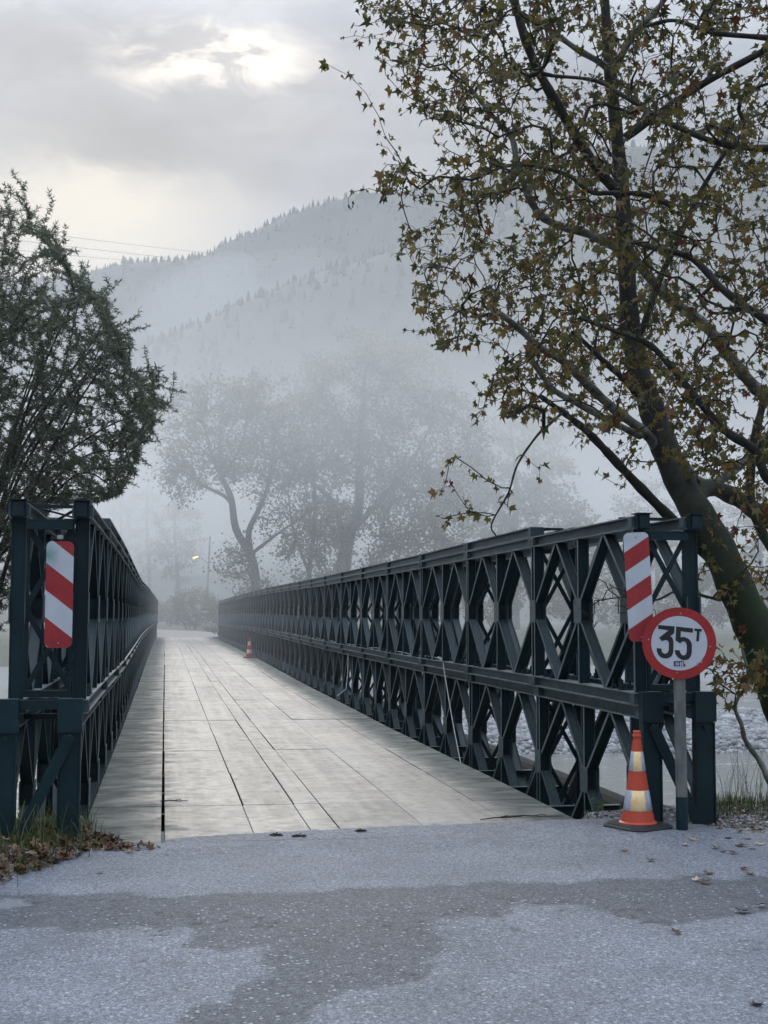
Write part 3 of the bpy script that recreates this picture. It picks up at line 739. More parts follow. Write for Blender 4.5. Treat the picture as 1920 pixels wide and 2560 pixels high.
m, t, b = new_mat('rusty_pole'); tcn = N(t, 'ShaderNodeTexCoord'); f = noise_t(t, mapped(t, tcn.outputs['Object'], (6, 6, 2.0)), 2.4, 7, .62)
L(t, ramp(t, f, [(.44, (.10, .112, .112)), (.60, (.165, .175, .17)), (.68, (.16, .115, .06)), (.76, (.07, .035, .02))]), b.inputs['Base Color']); b.inputs['Roughness'].default_value = .7
mb = MB(); zb_ = -SP.z; rp = .046
mb.tube([(.0, .055, .12), (.003, .055, -.5), (.008, .055, zb_+.27)], rp, 18); mb.build('pole', m, limit, smooth=False)
MB().tube([(.008, .055, zb_+.268), (.009, .055, zb_-.1)], rp+.0005, 18).build('pole_foot', PAINT, limit)
mb = MB()
for z in (.08, -.08): mb.box(-.06, .06, .007, .02, z-.012, z+.012); mb.lathe([(rp+.004, z-.011), (rp+.004, z+.011)], 16, 0, .055)
mb.build('clamp', GALV, limit)

# traffic cones
ORG = simple('orange_cone_plastic', (.47, .062, .030), .45, var=.12, scale=6, bumpd=.0006)
m, t, b = new_mat('cone_sleeve_painted_glow'); tcn = N(t, 'ShaderNodeTexCoord'); sp = N(t, 'ShaderNodeSeparateXYZ'); L(t, tcn.outputs['Object'], sp.inputs[0])
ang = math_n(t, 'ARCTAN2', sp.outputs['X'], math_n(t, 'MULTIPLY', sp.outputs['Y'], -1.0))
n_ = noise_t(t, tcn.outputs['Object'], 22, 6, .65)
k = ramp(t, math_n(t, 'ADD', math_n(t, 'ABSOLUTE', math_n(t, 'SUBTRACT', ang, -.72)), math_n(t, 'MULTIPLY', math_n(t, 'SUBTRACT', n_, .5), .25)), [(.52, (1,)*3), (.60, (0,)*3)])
yellow = ramp(t, n_, [(.3, (.86, .52, .20)), (.5, (.93, .70, .36)), (.7, (.96, .84, .58))])  # warm retroreflected glow, painted into one side of the sleeve colour
cells = N(t, 'ShaderNodeTexVoronoi', i_Scale=60.0); L(t, tcn.outputs['Object'], cells.inputs['Vector'])
pris = mix_c(t, 1.0, (.52, .55, .66), ramp(t, cells.outputs['Distance'], [(0, (1.15,)*3), (.6, (.8,)*3)]), 'MULTIPLY')
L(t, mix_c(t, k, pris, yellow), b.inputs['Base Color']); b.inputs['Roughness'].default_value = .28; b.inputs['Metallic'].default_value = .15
bump(t, b, cells.outputs['Distance'], .3, .002)
SLEEVE = m
def cone_at(label, loc, rz, group=None):
    c_ = thing('traffic_cone', label, 'traffic cone', loc, (0, 0, rz), group)
    def rad(z): return float(np.interp(z, [.03, .05, .14, .44, .70, .755], [.150, .135, .113, .066, .031, .026]))
    mb = MB(); mb.lathe([(.152, .036), (.150, .042), (.135, .052)]+[(rad(z), z) for z in (.09, .135, .295, .44, .595, .70)]+[(.036, .704), (.036, .72), (.031, .726), (.031, .748), (.024, .757), (.014, .757), (.013, .70)], 36)
    mb.build('cone_body', ORG, c_, smooth=False)
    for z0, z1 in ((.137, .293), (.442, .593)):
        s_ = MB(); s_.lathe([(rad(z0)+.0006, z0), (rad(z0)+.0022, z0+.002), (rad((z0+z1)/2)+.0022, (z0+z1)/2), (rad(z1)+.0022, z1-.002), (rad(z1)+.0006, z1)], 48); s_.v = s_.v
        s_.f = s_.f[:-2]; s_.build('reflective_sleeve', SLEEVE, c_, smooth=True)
    def oct_(r, c): return [(r, -c), (r, c), (c, r), (-c, r), (-r, c), (-r, -c), (-c, -r), (c, -r)]
    mb = MB(); n = 8; lv = [(.228, .0, .15), (.232, .012, .15), (.222, .022, .145), (.205, .026, .135), (.200, .034, .13), (.158, .038, .10)]
    vs = []; fs = []
    for r_, z, c in lv: vs += [(x, y, z) for x, y in oct_(r_, c)]
    for i in range(len(lv)-1):
        fs += [(i*n+j, i*n+(j+1) % n, (i+1)*n+(j+1) % n, (i+1)*n+j) for j in range(n)]
    fs += [tuple(range(n))[::-1], tuple((len(lv)-1)*n+j for j in range(n))]
    mb.add(vs, fs); mb.build('base', DARK, c_)
    return c_
cp = ground_at(1597, 2066, .02)
cone_at('orange traffic cone with two glowing reflective bands beside the 35T sign pole', (cp.x, cp.y+.02, .012), R(24), 'orange traffic cones')
fp = ground_at(632, 1641, -.0)
cone_at('small distant orange and white cone on the deck against the right truss', (3.12, 49.5, zoff(49.5)+.006), R(0), 'orange traffic cones')

# rope along the middle chord of the right truss, and hanging down to the deck
ROPE = simple('white_rope', (.40, .42, .43), .8)
pts = []
zr = TOPZ-H_P+CH/2+.018
for i, y in enumerate(np.arange(44.0, 17.8, -.42)):
    pts.append((3.875-.062+.02*math.sin(i*.9), y, zr+zoff(y)+.02*abs(math.sin(i*.55))**2))
ya = 18.6
pts += [(3.80, 18.3, zr+zoff(18)+.03), (3.785, 17.9, zr+zoff(18)-.02)]
e_ = (3.36, 14.9, -.02)
p0 = Vector(pts[-1])
for i in range(1, 9):
    tt = i/8; q = p0.lerp(Vector(e_), tt); q.z -= .05*math.sin(math.pi*tt); pts.append(tuple(q))
r_ = MB().tube(pts, .0065, 6).build('rope', ROPE, None, label='thin white rope on the right truss middle chord, hanging down to the deck', category='rope')
mb = MB().tube([(3.80, 27.6, zr-.25), (3.79, 27.5, .75), (3.76, 27.3, .45), (3.70, 27.1, .12), (3.5, 27, -.02)], .010, 6)
mb.build('rope', ROPE, None, label='short pale rope end dangling from the right truss farther along the deck', category='rope')

# black pipe outside the right truss
PIPE = simple('black_pipe', (.010, .012, .014), .9)
mb = MB().tube([(5.02, y, -.50+zoff(y)) for y in np.linspace(11.2, 95, 20)], .19, 16)
pp = thing('black_pipe', 'thick black pipe running along the outside of the right truss below deck level', 'pipe', (5.0, 11.2, -.44))
mb.build('pipe_tube', PIPE, None).parent = pp
pp.children[0].location = (-5.0, -11.2, .44)
for k in range(9):
    y = 12.2+k*6.1; b_ = MB(); b_.box(4.33, 5.02, y-.03, y+.03, -.62, -.575); b_.box(5.0, 5.04, y-.03, y+.03, -.60, -.45)
    o = b_.build('pipe_bracket', PAINT, pp); o.location = (-5.0, -11.2, .44)

# ------------------------------------------------------------------ vegetation helpers
def leaf_mat(name, stops, trans=.35, rough=.55):
    m, t, b = new_mat(name); a = N(t, 'ShaderNodeAttribute', attribute_name='tint')
    oi = N(t, 'ShaderNodeObjectInfo')
    f = math_n(t, 'ADD', a.outputs['Fac'], math_n(t, 'MULTIPLY', oi.outputs['Alpha'], 0.0))
    c = ramp(t, f, stops); L(t, c, b.inputs['Base Color']); b.inputs['Roughness'].default_value = rough
    b.inputs['Specular IOR Level'].default_value = .3
    tr_ = N(t, 'ShaderNodeBsdfTranslucent'); L(t, c, tr_.inputs['Color'])
    ms = N(t, 'ShaderNodeMixShader'); ms.inputs[0].default_value = trans
    L(t, b.outputs[0], ms.inputs[1]); L(t, tr_.outputs[0], ms.inputs[2]); L(t, ms.outputs[0], t.nodes['Material Output'].inputs['Surface'])
    return m
def obj_leaf_mat(name, stops, trans=.35):
    m, t, b = new_mat(name); oi = N(t, 'ShaderNodeObjectInfo'); c = ramp(t, oi.outputs['Random'], stops)
    L(t, c, b.inputs['Base Color']); b.inputs['Roughness'].default_value = .6
    tr_ = N(t, 'ShaderNodeBsdfTranslucent'); L(t, c, tr_.inputs['Color']); ms = N(t, 'ShaderNodeMixShader'); ms.inputs[0].default_value = trans
    L(t, b.outputs[0], ms.inputs[1]); L(t, tr_.outputs[0], ms.inputs[2]); L(t, ms.outputs[0], t.nodes['Material Output'].inputs['Surface'])
    return m
def star_leaf(k=0):
    """five-lobed plane leaf, about 1.8 wide, stalk end at the origin"""
    r_ = random.Random(k); out = []
    for a, l in ((180, .06), (150, .34), (112, .66), (84, .44), (50, .95), (25, .50), (0, 1.12), (-25, .50), (-50, .95), (-84, .44), (-112, .66), (-150, .34)):
        l *= 1+r_.uniform(-.12, .12); a += r_.uniform(-5, 5)
        x, y = l*math.sin(R(a)), l*math.cos(R(a)); rad = math.hypot(x, y)
        out.append((x, y+.15, -.22*rad*rad+r_.uniform(-.10, .10)))
    out.append((0, .2, .06))
    V = np.array(out); V[:, 1] += .0; n = 12
    return V, np.array([(12, i, (i+1) % n) for i in range(n)])
def narrow_leaf():
    V = np.array([(0, 0, 0), (.10, .35, .02), (.0, .4, -.02), (-.10, .35, .02), (0, 1, -.12)])
    return V, np.array([(0, 1, 2), (0, 2, 3), (1, 4, 2), (2, 4, 3)])
def clump_leaf():
    V = np.array([(-.5, 0, 0), (.15, -.15, .1), (.55, .45, 0), (-.2, .6, -.1)]); return V, np.array([(0, 1, 2), (0, 2, 3)])
def spread(P, D, Nn, size, templ):
    """place the leaf template at points P, pointing along D with normals about Nn; returns vertices, faces"""
    V, Fs = templ if not isinstance(templ, list) else (None, templ[0][1])
    D = D/np.linalg.norm(D, axis=1, keepdims=True); Xa = np.cross(D, Nn); Xa /= np.linalg.norm(Xa, axis=1, keepdims=True)+1e-9; Za = np.cross(Xa, D)
    if isinstance(templ, list):
        idx = rng.integers(0, len(templ), len(P)); VV = np.array([t_[0] for t_ in templ])[idx]
    else: VV = np.broadcast_to(V, (len(P),)+V.shape)
    out = P[:, None]+size[:, None, None]*(VV[:, :, 0:1]*Xa[:, None]+VV[:, :, 1:2]*D[:, None]+VV[:, :, 2:3]*Za[:, None])
    nv = VV.shape[1]
    return out.reshape(-1, 3), (Fs[None]+np.arange(len(P))[:, None, None]*nv).reshape(-1, 3), nv
def grow(limbs, A, seg=.25, rt=.004, power=.45, droop=.08, wob=.10, bias=.35, rmax=None):
    """limbs: list of point lists (already tubes); A: attractor points. Returns chains [(points, radii)] ending at the attractors."""
    pos = []; par = []; dirs = []
    for pl in limbs:
        for i in range(len(pl)):
            d = (pl[min(i+1, len(pl)-1)]-pl[max(i-1, 0)]).normalized()
            pos.append(pl[i]); par.append(len(pos)-2 if i else -1); dirs.append(d)
    nl = len(pos)
    kd = kdtree.KDTree(nl)
    for i, p in enumerate(pos): kd.insert(p, i)
    kd.balance()
    order = sorted(range(len(A)), key=lambda i: kd.find(A[i])[2])
    chains = []; since = 0; nkd = nl
    for ai in order:
        a = Vector(A[ai])
        if since > 60 or (len(chains) < 200 and since > 12):
            kd = kdtree.KDTree(len(pos))
            for i, p in enumerate(pos): kd.insert(p, i)
            kd.balance(); since = 0
        best = None
        for co, i, dist in kd.find_n(a, 10):
            v = (a-co); al = v.normalized().dot(dirs[i]) if dist > 1e-4 else 0
            sc_ = dist*(1+bias*(1-al))
            if best is None or sc_ < best[0]: best = (sc_, i, dist)
        i0 = best[1]; p0 = pos[i0]; dist = best[2]; since += 1
        k = max(2, int(dist/seg)+1)
        c1 = p0+dirs[i0]*dist*.38; c2 = a-(a-p0)*.30+Vector((0, 0, droop*dist))
        pts = [p0]; idx = [i0]; prev = i0
        for j in range(1, k+1):
            t_ = j/k; q = p0*(1-t_)**3+c1*3*t_*(1-t_)**2+c2*3*t_*t_*(1-t_)+a*t_**3
            if j < k: q = q+Vector((random.gauss(0, 1), random.gauss(0, 1), random.gauss(0, 1)))*wob*dist/k
            d = (q-pts[-1]).normalized() if (q-pts[-1]).length > 1e-6 else dirs[i0]
            pos.append(q); par.append(prev); dirs.append(d); prev = len(pos)-1; pts.append(q); idx.append(prev)
        chains.append(idx)
    cnt = np.zeros(len(pos))
    for c_ in chains: cnt[c_[-1]] += 1
    for i in range(len(pos)-1, nl-1, -1): cnt[par[i]] += cnt[i]
    rad = rt*np.maximum(cnt, 1)**power
    if rmax: rad = np.minimum(rad, rmax)
    out = []
    for c_ in chains:
        rr2 = [min(rad[c_[1]], rad[j]) if j >= nl else rad[c_[1]] for j in c_]
        out.append(([pos[j] for j in c_], rr2))
    return out
def tubes_mesh(chains, name, mat, k=4):
    mb = MB()
    for pts, rr2 in chains: mb.tube(pts, rr2, k, cap=False)
    V = np.array(mb.v); Fq = np.array(mb.f)
    return np_mesh(name, V, Fq, mat, True)
def at_list(pts): return [at(*p[:3]) for p in pts]
def limb(pts, r0, r1, per=6):
    P = smooth_poly(at_list(pts), per); n = len(P); return P, [r0+(r1-r0)*i/(n-1) for i in range(n)]
def bark(name, dark_, pale, moss=None, sc=5):
    m, t, b = new_mat(name); g = N(t, 'ShaderNodeNewGeometry'); P = g.outputs['Position']
    f = noise_t(t, P, sc, 7, .6, .3); f2 = noise_t(t, mapped(t, P, (1, 1, .4)), sc*6, 6, .65)
    c = ramp(t, f, [(.38, dark_), (.50, tuple((a+b_)/2 for a, b_ in zip(dark_, pale))), (.60, pale)])
    c = mix_c(t, .55, c, ramp(t, f2, [(.3, (.3,)*3), (.7, (1.15,)*3)]), 'MULTIPLY')
    if moss:
        sp = N(t, 'ShaderNodeSeparateXYZ'); L(t, P, sp.inputs[0])
        low = ramp(t, sp.outputs['Z'], [(0, (1,)*3), (1, (0,)*3)])
        mr = N(t, 'ShaderNodeMapRange'); L(t, sp.outputs['Z'], mr.inputs[0]); mr.inputs[1].default_value = 3.6; mr.inputs[2].default_value = 1.6; mr.inputs[3].default_value = 0; mr.inputs[4].default_value = 1
        k = math_n(t, 'MULTIPLY', mr.outputs[0], ramp(t, noise_t(t, P, 2.5, 6, .6), [(.34, (0,)*3), (.48, (1,)*3)]))
        c = mix_c(t, k, c, moss)
    L(t, c, b.inputs['Base Color']); b.inputs['Roughness'].default_value = .85; bump(t, b, f2, .7, .012)
    return m

# ------------------------------------------------------------------ big plane tree beside the right truss
BARK_D = bark('plane_bark_dark', (.012, .011, .010), (.040, .038, .034), moss=(.012, .026, .005))
BARK_P = bark('plane_bark_pale', (.07, .068, .058), (.22, .23, .205), sc=7)
LST = [(0, (.030, .036, .014)), (.30, (.078, .078, .026)), (.55, (.145, .125, .036)), (.78, (.20, .130, .038)), (.93, (.125, .050, .020)), (1, (.10, .028, .020))]
LEAF = leaf_mat('plane_leaf', LST, .5)
N_STAR = 8
tree = thing('plane_tree', 'tall leaning plane tree with mossy trunk and thin yellow-green autumn leaves at the right', 'tree', at(2060, 1960, 13.2))
def child_world(o, parent):
    o.parent = parent; o.matrix_parent_inverse = Matrix.Translation(-Vector(parent.location)); return o
P_, R_ = limb([(2085, 1990, 13.2, 0), (1965, 1760, 13.2), (1905, 1610, 13.3), (1845, 1480, 13.4), (1785, 1350, 13.6), (1718, 1240, 13.8), (1662, 1120, 14.0), (1625, 1010, 14.1), (1596, 920, 14.2), (1575, 800, 14.2), (1564, 620, 14.2), (1556, 480, 14.2), (1538, 300, 14.2), (1522, 160, 14.2), (1512, 0, 14.2), (1500, -160, 14.2)], .30, .05, 5)
for i in range(len(R_)):
    t_ = i/(len(R_)-1); R_[i] = float(np.interp(t_, [0, .2, .33, .45, .55, .7, .85, 1], [.26, .185, .160, .138, .112, .085, .062, .040]))*(1+.05*math.sin(i*1.7))
mb = MB(); mb.tube(P_, R_, 16, False); child_world(mb.build('trunk', BARK_D, None, smooth=True), tree)
LIMBS = [P_]; limb_specs = [
 ([(1556, 490, 14.2), (1500, 430, 14.0), (1435, 331, 13.8), (1360, 203, 13.6), (1320, 115, 13.5), (1286, 0, 13.4), (1270, -120, 13.3)], .075, .045, 'D'),
 ([(1645, 1120, 14.0), (1607, 1078, 13.8), (1531, 1019, 13.5), (1454, 948, 13.2), (1412, 905, 13.0), (1353, 871, 12.8), (1290, 815, 12.6), (1230, 770, 12.4)], .070, .030, 'P'),
 ([(1600, 1090, 13.7), (1531, 1056, 13.2), (1454, 1015, 13.0), (1389, 978, 12.8), (1353, 936, 12.7), (1318, 883, 12.6)], .045, .026, 'P'),
 ([(1770, 1390, 13.7), (1672, 1291, 13.4), (1590, 1208, 13.1), (1507, 1119, 12.8), (1460, 1072, 12.6), (1407, 1031, 12.5), (1350, 990, 12.4)], .070, .026, 'D'),
 ([(1407, 1031, 12.5), (1375, 1060, 12.1), (1342, 1090, 11.9), (1294, 1161, 11.7), (1271, 1232, 11.6), (1229, 1310, 11.5), (1241, 1341, 11.5)], .016, .007, 'D'),
 ([(1990, 1060, 16.5), (1920, 995, 16.4), (1885, 966, 16.3), (1826, 895, 16.1), (1767, 818, 16.0), (1661, 735, 15.8), (1576, 641, 15.6), (1475, 587, 15.4), (1374, 554, 15.2), (1326, 500, 15.1), (1293, 405, 15.0), (1279, 344, 15.0), (1232, 290, 14.9), (1178, 223, 14.9)], .105, .026, 'P'),
 ([(2000, 850, 11.5), (1920, 803, 11.5), (1813, 729, 11.6), (1732, 648, 11.8), (1644, 621, 12.0), (1560, 600, 12.2)], .050, .024, 'D'),
 ([(2000, 360, 11.5), (1907, 371, 11.6), (1799, 358, 11.7), (1678, 310, 11.9), (1563, 243, 12.1), (1489, 202, 12.3), (1380, 189, 12.5)], .040, .018, 'D'),
 ([(1562, 345, 14.2), (1678, 263, 14.0), (1759, 209, 13.8), (1920, 121, 13.6), (2010, 60, 13.5)], .055, .035, 'D'),
 ([(2000, 110, 12), (1920, 95, 12), (1779, 81, 12.1), (1684, 51, 12.3), (1600, 70, 12.5)], .035, .018, 'D'),
 ([(1678, 513, 12.8), (1610, 486, 12.8), (1529, 483, 12.7), (1475, 479, 12.6), (1407, 432, 12.6), (1286, 412, 12.5), (1180, 450, 12.4)], .035, .016, 'D'),
 ([(1530, 190, 14.2), (1509, 162, 14.1), (1441, 122, 13.9), (1374, 74, 13.7), (1300, 30, 13.6)], .050, .024, 'P'),
 ([(1528, 200, 14.2), (1543, 162, 14.1), (1583, 88, 14.0), (1651, 13, 13.9), (1700, -70, 13.8)], .055, .030, 'P'),
 ([(1995, 1240, 11.8), (1920, 1196, 11.8), (1885, 1125, 11.8), (1814, 1078, 11.7), (1755, 1013, 11.7), (1678, 918, 11.8), (1619, 859, 11.9), (1530, 824, 12.1), (1448, 794, 12.3)], .060, .022, 'D'),
 ([(1594, 850, 14.2), (1619, 789, 14.2), (1649, 700, 14.2), (1700, 590, 14.1), (1740, 500, 14.1), (1800, 400, 14.0), (1860, 330, 13.9)], .052, .022, 'D'),
 ([(1592, 985, 14.1), (1566, 954, 13.9), (1507, 901, 13.6), (1471, 865, 13.4), (1430, 830, 13.2)], .050, .022, 'D'),
 ([(1735, 1275, 14.6), (1767, 1220, 15.0), (1840, 1245, 15.4), (1920, 1300, 15.8), (2010, 1350, 16)], .11, .12, 'D'),
 ([(1696, 1149, 14.4), (1760, 1210, 15.2), (1830, 1180, 15.5), (1920, 1090, 15.8), (1980, 990, 16)], .07, .06, 'P'),
 ([(1960, 1420, 14.6), (1905, 1330, 14.8), (1878, 1250, 14.9), (1882, 1120, 15.0), (1910, 1000, 15.1)], .07, .05, 'D'),
 ([(1800, 1500, 13.6), (1760, 1490, 13.0), (1700, 1475, 12.6), (1640, 1500, 12.3), (1590, 1490, 12.1), (1500, 1500, 11.9)], .020, .006, 'D'),
 ([(1985, 2080, 11.2), (1920, 1946, 11.1), (1901, 1906, 11.1), (1864, 1852, 11.0), (1854, 1812, 11.0), (1838, 1762, 11.0), (1870, 1700, 11.0), (1855, 1620, 11.0)], .034, .012, 'P'),
]
for pts, r0, r1, kind_ in limb_specs:
    lp, lr = limb(pts, r0, r1, 6)
    lr = [.86*q*(1+.09*math.sin(i*1.3)+.05*math.sin(i*3.1)) for i, q in enumerate(lr)]
    mb = MB(); mb.tube(lp, lr, 9, False); child_world(mb.build('limb', BARK_P if kind_ == 'P' else BARK_D, None, smooth=True), tree)
    LIMBS.append(lp)
def sample_poly(poly, n, d0, d1, dens=None):
    xs_ = [p[0] for p in poly]; ys_ = [p[1] for p in poly]; out = []
    x = rng.uniform(min(xs_), max(xs_), n*6); y = rng.uniform(min(ys_), max(ys_), n*6); k = in_poly(x, y, poly)
    if dens is not None: k &= rng.uniform(0, 1, len(x)) < dens(x, y)
    x, y = x[k][:n], y[k][:n]; d = rng.uniform(d0, d1, len(x))
    return [at(a, b_, c_) for a, b_, c_ in zip(x, y, d)]
crown = [(905, -60), (850, 40), (905, 130), (985, 230), (1000, 300), (1090, 330), (1080, 420), (1000, 410), (930, 440), (900, 490), (960, 520), (1060, 500), (1090, 540), (1010, 560), (1000, 640), (1040, 700), (1030, 760), (1060, 820), (1090, 880), (1200, 850), (1280, 880), (1220, 950), (1220, 1000), (1290, 1060), (1350, 1050), (1420, 1110), (1500, 1130), (1560, 1150), (1700, 1180), (1780, 1260), (2050, 1350), (2100, -120), (900, -120)]
dn = lambda x, y: np.clip(.62+.95*fbm(x/85, y/85, 41, 3), .08, 1)*np.clip(.45+(x-900)/500, .45, 1)
A = sample_poly(crown, 3500, 10.6, 16.8, dn)
A += sample_poly([(1690, 1240), (2030, 1240), (2030, 1720), (1880, 1690), (1800, 1500)], 80, 12.5, 16)
A += sample_poly([(1690, 1640), (1790, 1600), (1930, 1620), (1960, 1760), (1700, 1770)], 46, 10.6, 11.6)
A += sample_poly([(1080, 1140), (1250, 1120), (1300, 1250), (1120, 1330), (1080, 1260)], 13, 11.4, 11.9)
A += [at(x, y, d) for x, y, d in ((815, 158, 12.3), (862, 95, 12.5), (880, 190, 12.2), (930, 262, 12.4), (965, 345, 12.6), (945, 360, 12.5), (880, 480, 12.6), (872, 512, 12.6), (1005, 600, 12.4), (995, 646, 12.4), (1015, 826, 12.2), (1200, 990, 12), (1185, 960, 12), (1190, 1050, 12), (1100, 1228, 11.6), (1095, 1290, 11.5), (1205, 1190, 11.6), (1320, 1150, 11.8), (1350, 1200, 11.9), (1560, 1210, 12.6), (1490, 1180, 12.4))]
chains = grow(LIMBS, A, seg=.16, rt=.0026, power=.46, droop=.06, wob=.18, rmax=.035)
child_world(place('twigs', tubes_mesh(chains, 'twigs', BARK_D, 4), kind='stuff'), tree)
# bare twigs behind the truss
bare = grow(LIMBS, sample_poly([(1440, 1430), (1640, 1430), (1640, 1560), (1440, 1570)], 22, 11.6, 12.2), seg=.1, rt=.0035, wob=.4)
child_world(place('bare_twigs', tubes_mesh(bare, 'bare_twigs', BARK_D, 4), kind='stuff'), tree)
def leaves_along(chains, span, step, petiole=.05, per=1):
    """leaf anchor, direction, normal along the last part of each chain"""
    P, D = [], []
    for pts, _ in chains:
        n = len(pts); acc = 0.0; i = n-1; P.append(pts[-1]); D.append((pts[-1]-pts[-2]).normalized()); nxt = step*random.uniform(.4, 1)
        while i > 0 and acc < span:
            a, b_ = pts[i], pts[i-1]; l = (a-b_).length
            while nxt <= acc+l and nxt < span:
                q = a.lerp(b_, (nxt-acc)/max(l, 1e-6))
                for _k in range(per):
                    side = Vector((random.gauss(0, 1), random.gauss(0, 1), random.gauss(0, .7))).normalized()
                    dd = ((a-b_).normalized()*.5+side).normalized()
                    P.append(q+dd*petiole*random.uniform(.5, 1.3)); D.append(dd)
                nxt += step*random.uniform(.7, 1.3)
            acc += l; i -= 1
    return np.array(P), np.array(D)
P, D = leaves_along(chains, .62, .078, .05)
n = len(P)
D[:, 2] -= rng.uniform(.1, 1.5, n); Nn = rng.normal(0, .8, (n, 3)); Nn[:, 2] += .8
size = .020+.068*rng.beta(1.5, 2.4, n)
hgt = np.clip((P[:, 2]-2)/6, 0, 1)
tint = np.clip(rng.beta(1.8, 3.0, n)+.22*(1-hgt)-.04+.16*fbm(P[:, 0]*1.2, P[:, 2]*1.2+P[:, 1], 51, 2), 0, 1)
tint = np.where(rng.uniform(0, 1, n) < .04, .98, tint)
stars = [star_leaf(i) for i in range(8)]
for i_, (V_, F_) in enumerate(stars):
    fold = (.0, .35, .7, .2, .9, .5, .1, 1.2)[i_]; V_[:, 2] += fold*np.abs(V_[:, 0])-.35*(i_ % 3)*V_[:, 1]**2*.6
px_, py_, pd_ = project(P); inv = (px_ > 0) & (px_ < 1920) & (py_ > 0) & (py_ < 2560) & (pd_ > 1)
show = np.where(inv, size/pd_, 0); top = np.argsort(-show)[:290]; rest = np.ones(n, bool); rest[top] = False
V, Fs, nv = spread(P[rest], D[rest], Nn[rest], size[rest], stars)
child_world(place('leaves', np_mesh('leaves', V, Fs, LEAF, False, {'tint': ('POINT', 'FLOAT', np.repeat(tint[rest], nv))}), kind='stuff'), tree)
OLEAF = obj_leaf_mat('plane_leaf_single', LST, .42)
lm_ = [np_mesh('leaf', s_[0], s_[1], OLEAF) for s_ in stars]
for j in top:
    d = Vector(D[j]).normalized(); x_ = d.cross(Vector(Nn[j])).normalized(); z_ = x_.cross(d); s_ = size[j]
    o = place('leaf', lm_[j % 8]); Mx = Matrix((x_*s_, d*s_, z_*s_)).transposed().to_4x4(); Mx.translation = Vector(P[j])
    o.parent = tree; o.matrix_local = Matrix.Translation(-tree.location) @ Mx
print('plane leaves', n)

# ------------------------------------------------------------------ willow bush left of the bridge
WB = bark('willow_bark', (.030, .028, .026), (.060, .056, .050))
WLEAF = leaf_mat('willow_leaf', [(0, (.055, .072, .055)), (.5, (.110, .138, .098)), (.85, (.17, .19, .13)), (1, (.22, .21, .13))], .55, .36)
wbase = at(-90, 1640, 17.0)
willow = thing('willow_tree', 'dense narrow-leaved willow rising behind the left truss on many thin stems', 'tree', wbase)
WL = []
for i in range(15):
    tx, ty = random.uniform(-160, 330), random.uniform(560, 1150)
    b0 = (-110+random.uniform(-60, 90), 1640, 16.5+random.uniform(-.7, .7)); dd = random.uniform(15.2, 19)
    mid = (b0[0]*.45+tx*.35+random.uniform(-20, 20), b0[1]*.5+ty*.5-60, (b0[2]+dd)/2)
    lp, lr = limb([b0, ((b0[0]+mid[0])/2-12, (b0[1]+mid[1])/2, b0[2]), mid, ((mid[0]+tx)/2, (mid[1]+ty)/2-20, dd), (tx, ty, dd)], .034, .007, 6)
    WL.append(lp); child_world(MB().tube(lp, lr, 7, False).build('stem', WB, None, smooth=True), willow)
for tx, ty, dd in ((395, 1010, 17), (370, 1110, 16.6), (330, 1200, 16.3), (300, 830, 17.5), (240, 720, 17.8)):
    lp, lr = limb([(-120, 1640, 16.6), (-60, 1470, 16.6), (60, (1330+ty)/2+60, dd), ((tx+60)/2, (1230+ty)/2-30, dd), (tx-40, ty+20, dd)], .030, .006, 6)
    WL.append(lp); child_world(MB().tube(lp, lr, 7, False).build('stem', WB, None, smooth=True), willow)
wpoly = [(-240, 420), (20, 470), (50, 560), (120, 580), (160, 640), (205, 690), (225, 740), (270, 760), (300, 830), (320, 880), (330, 920), (390, 960), (405, 1010), (385, 1070), (360, 1120), (335, 1180), (305, 1230), (270, 1250), (180, 1255), (60, 1300), (0, 1400), (-240, 1500)]
wd = lambda x, y: np.clip(.70+.75*fbm(x/70, y/70, 61, 3), .08, 1)*np.clip((y-400)/420, .18, 1)
A = sample_poly(wpoly, 3300, 14.8, 20, wd)
A += sample_poly([(-120, 1250), (140, 1250), (60, 1500), (-120, 1800)], 420, 15.5, 19)
A += [at(x, y, d) for x, y, d in ((10, 462, 17), (65, 458, 17.2), (122, 478, 17), (128, 520, 17), (165, 562, 17.2), (168, 600, 17.2), (205, 655, 17.1), (265, 690, 17), (270, 720, 17), (348, 775, 17), (372, 814, 17), (362, 868, 17), (372, 920, 17), (430, 985, 16.8), (440, 1030, 16.8), (400, 1100, 16.7), (375, 1165, 16.6), (340, 1215, 16.5), (60, 500, 17), (110, 560, 17), (150, 625, 17), (330, 800, 17), (350, 940, 16.9))]
# long feathery sprays past the outline
for _k in range(330):
    j_ = random.randrange(len(wpoly)-3)+1; (x0_, y0_), (x1_, y1_) = wpoly[j_], wpoly[j_+1]; u_ = random.random()
    d_ = random.uniform(15.5, 18.5); q_ = abs(random.gauss(0, 1)); A.append(at(x0_+(x1_-x0_)*u_+q_*22-22, y0_+(y1_-y0_)*u_-q_*random.uniform(0, 40)+8, d_))
wch = grow(WL, A, seg=.2, rt=.0022, power=.42, droop=-.04, wob=.08, bias=.9, rmax=.03)
child_world(place('twigs', tubes_mesh(wch, 'twigs', WB, 3), kind='stuff'), willow)
P, D = leaves_along(wch, 1.5, .036, .0, 8)
n = len(P); D = D+np.array([0, 0, .25]); D[:, 2] -= rng.uniform(0, .5, n); Nn = rng.normal(0, 1, (n, 3)); Nn[:, 2] += .5
size = rng.uniform(.042, .082, n); tint = np.clip(rng.beta(2, 2.4, n)+.2*fbm(P[:, 0]*2, P[:, 2]*2, 62, 2), 0, 1)
V, Fs, nv = spread(P, D, Nn, size, narrow_leaf())
V = V.reshape(n, nv, 3); 
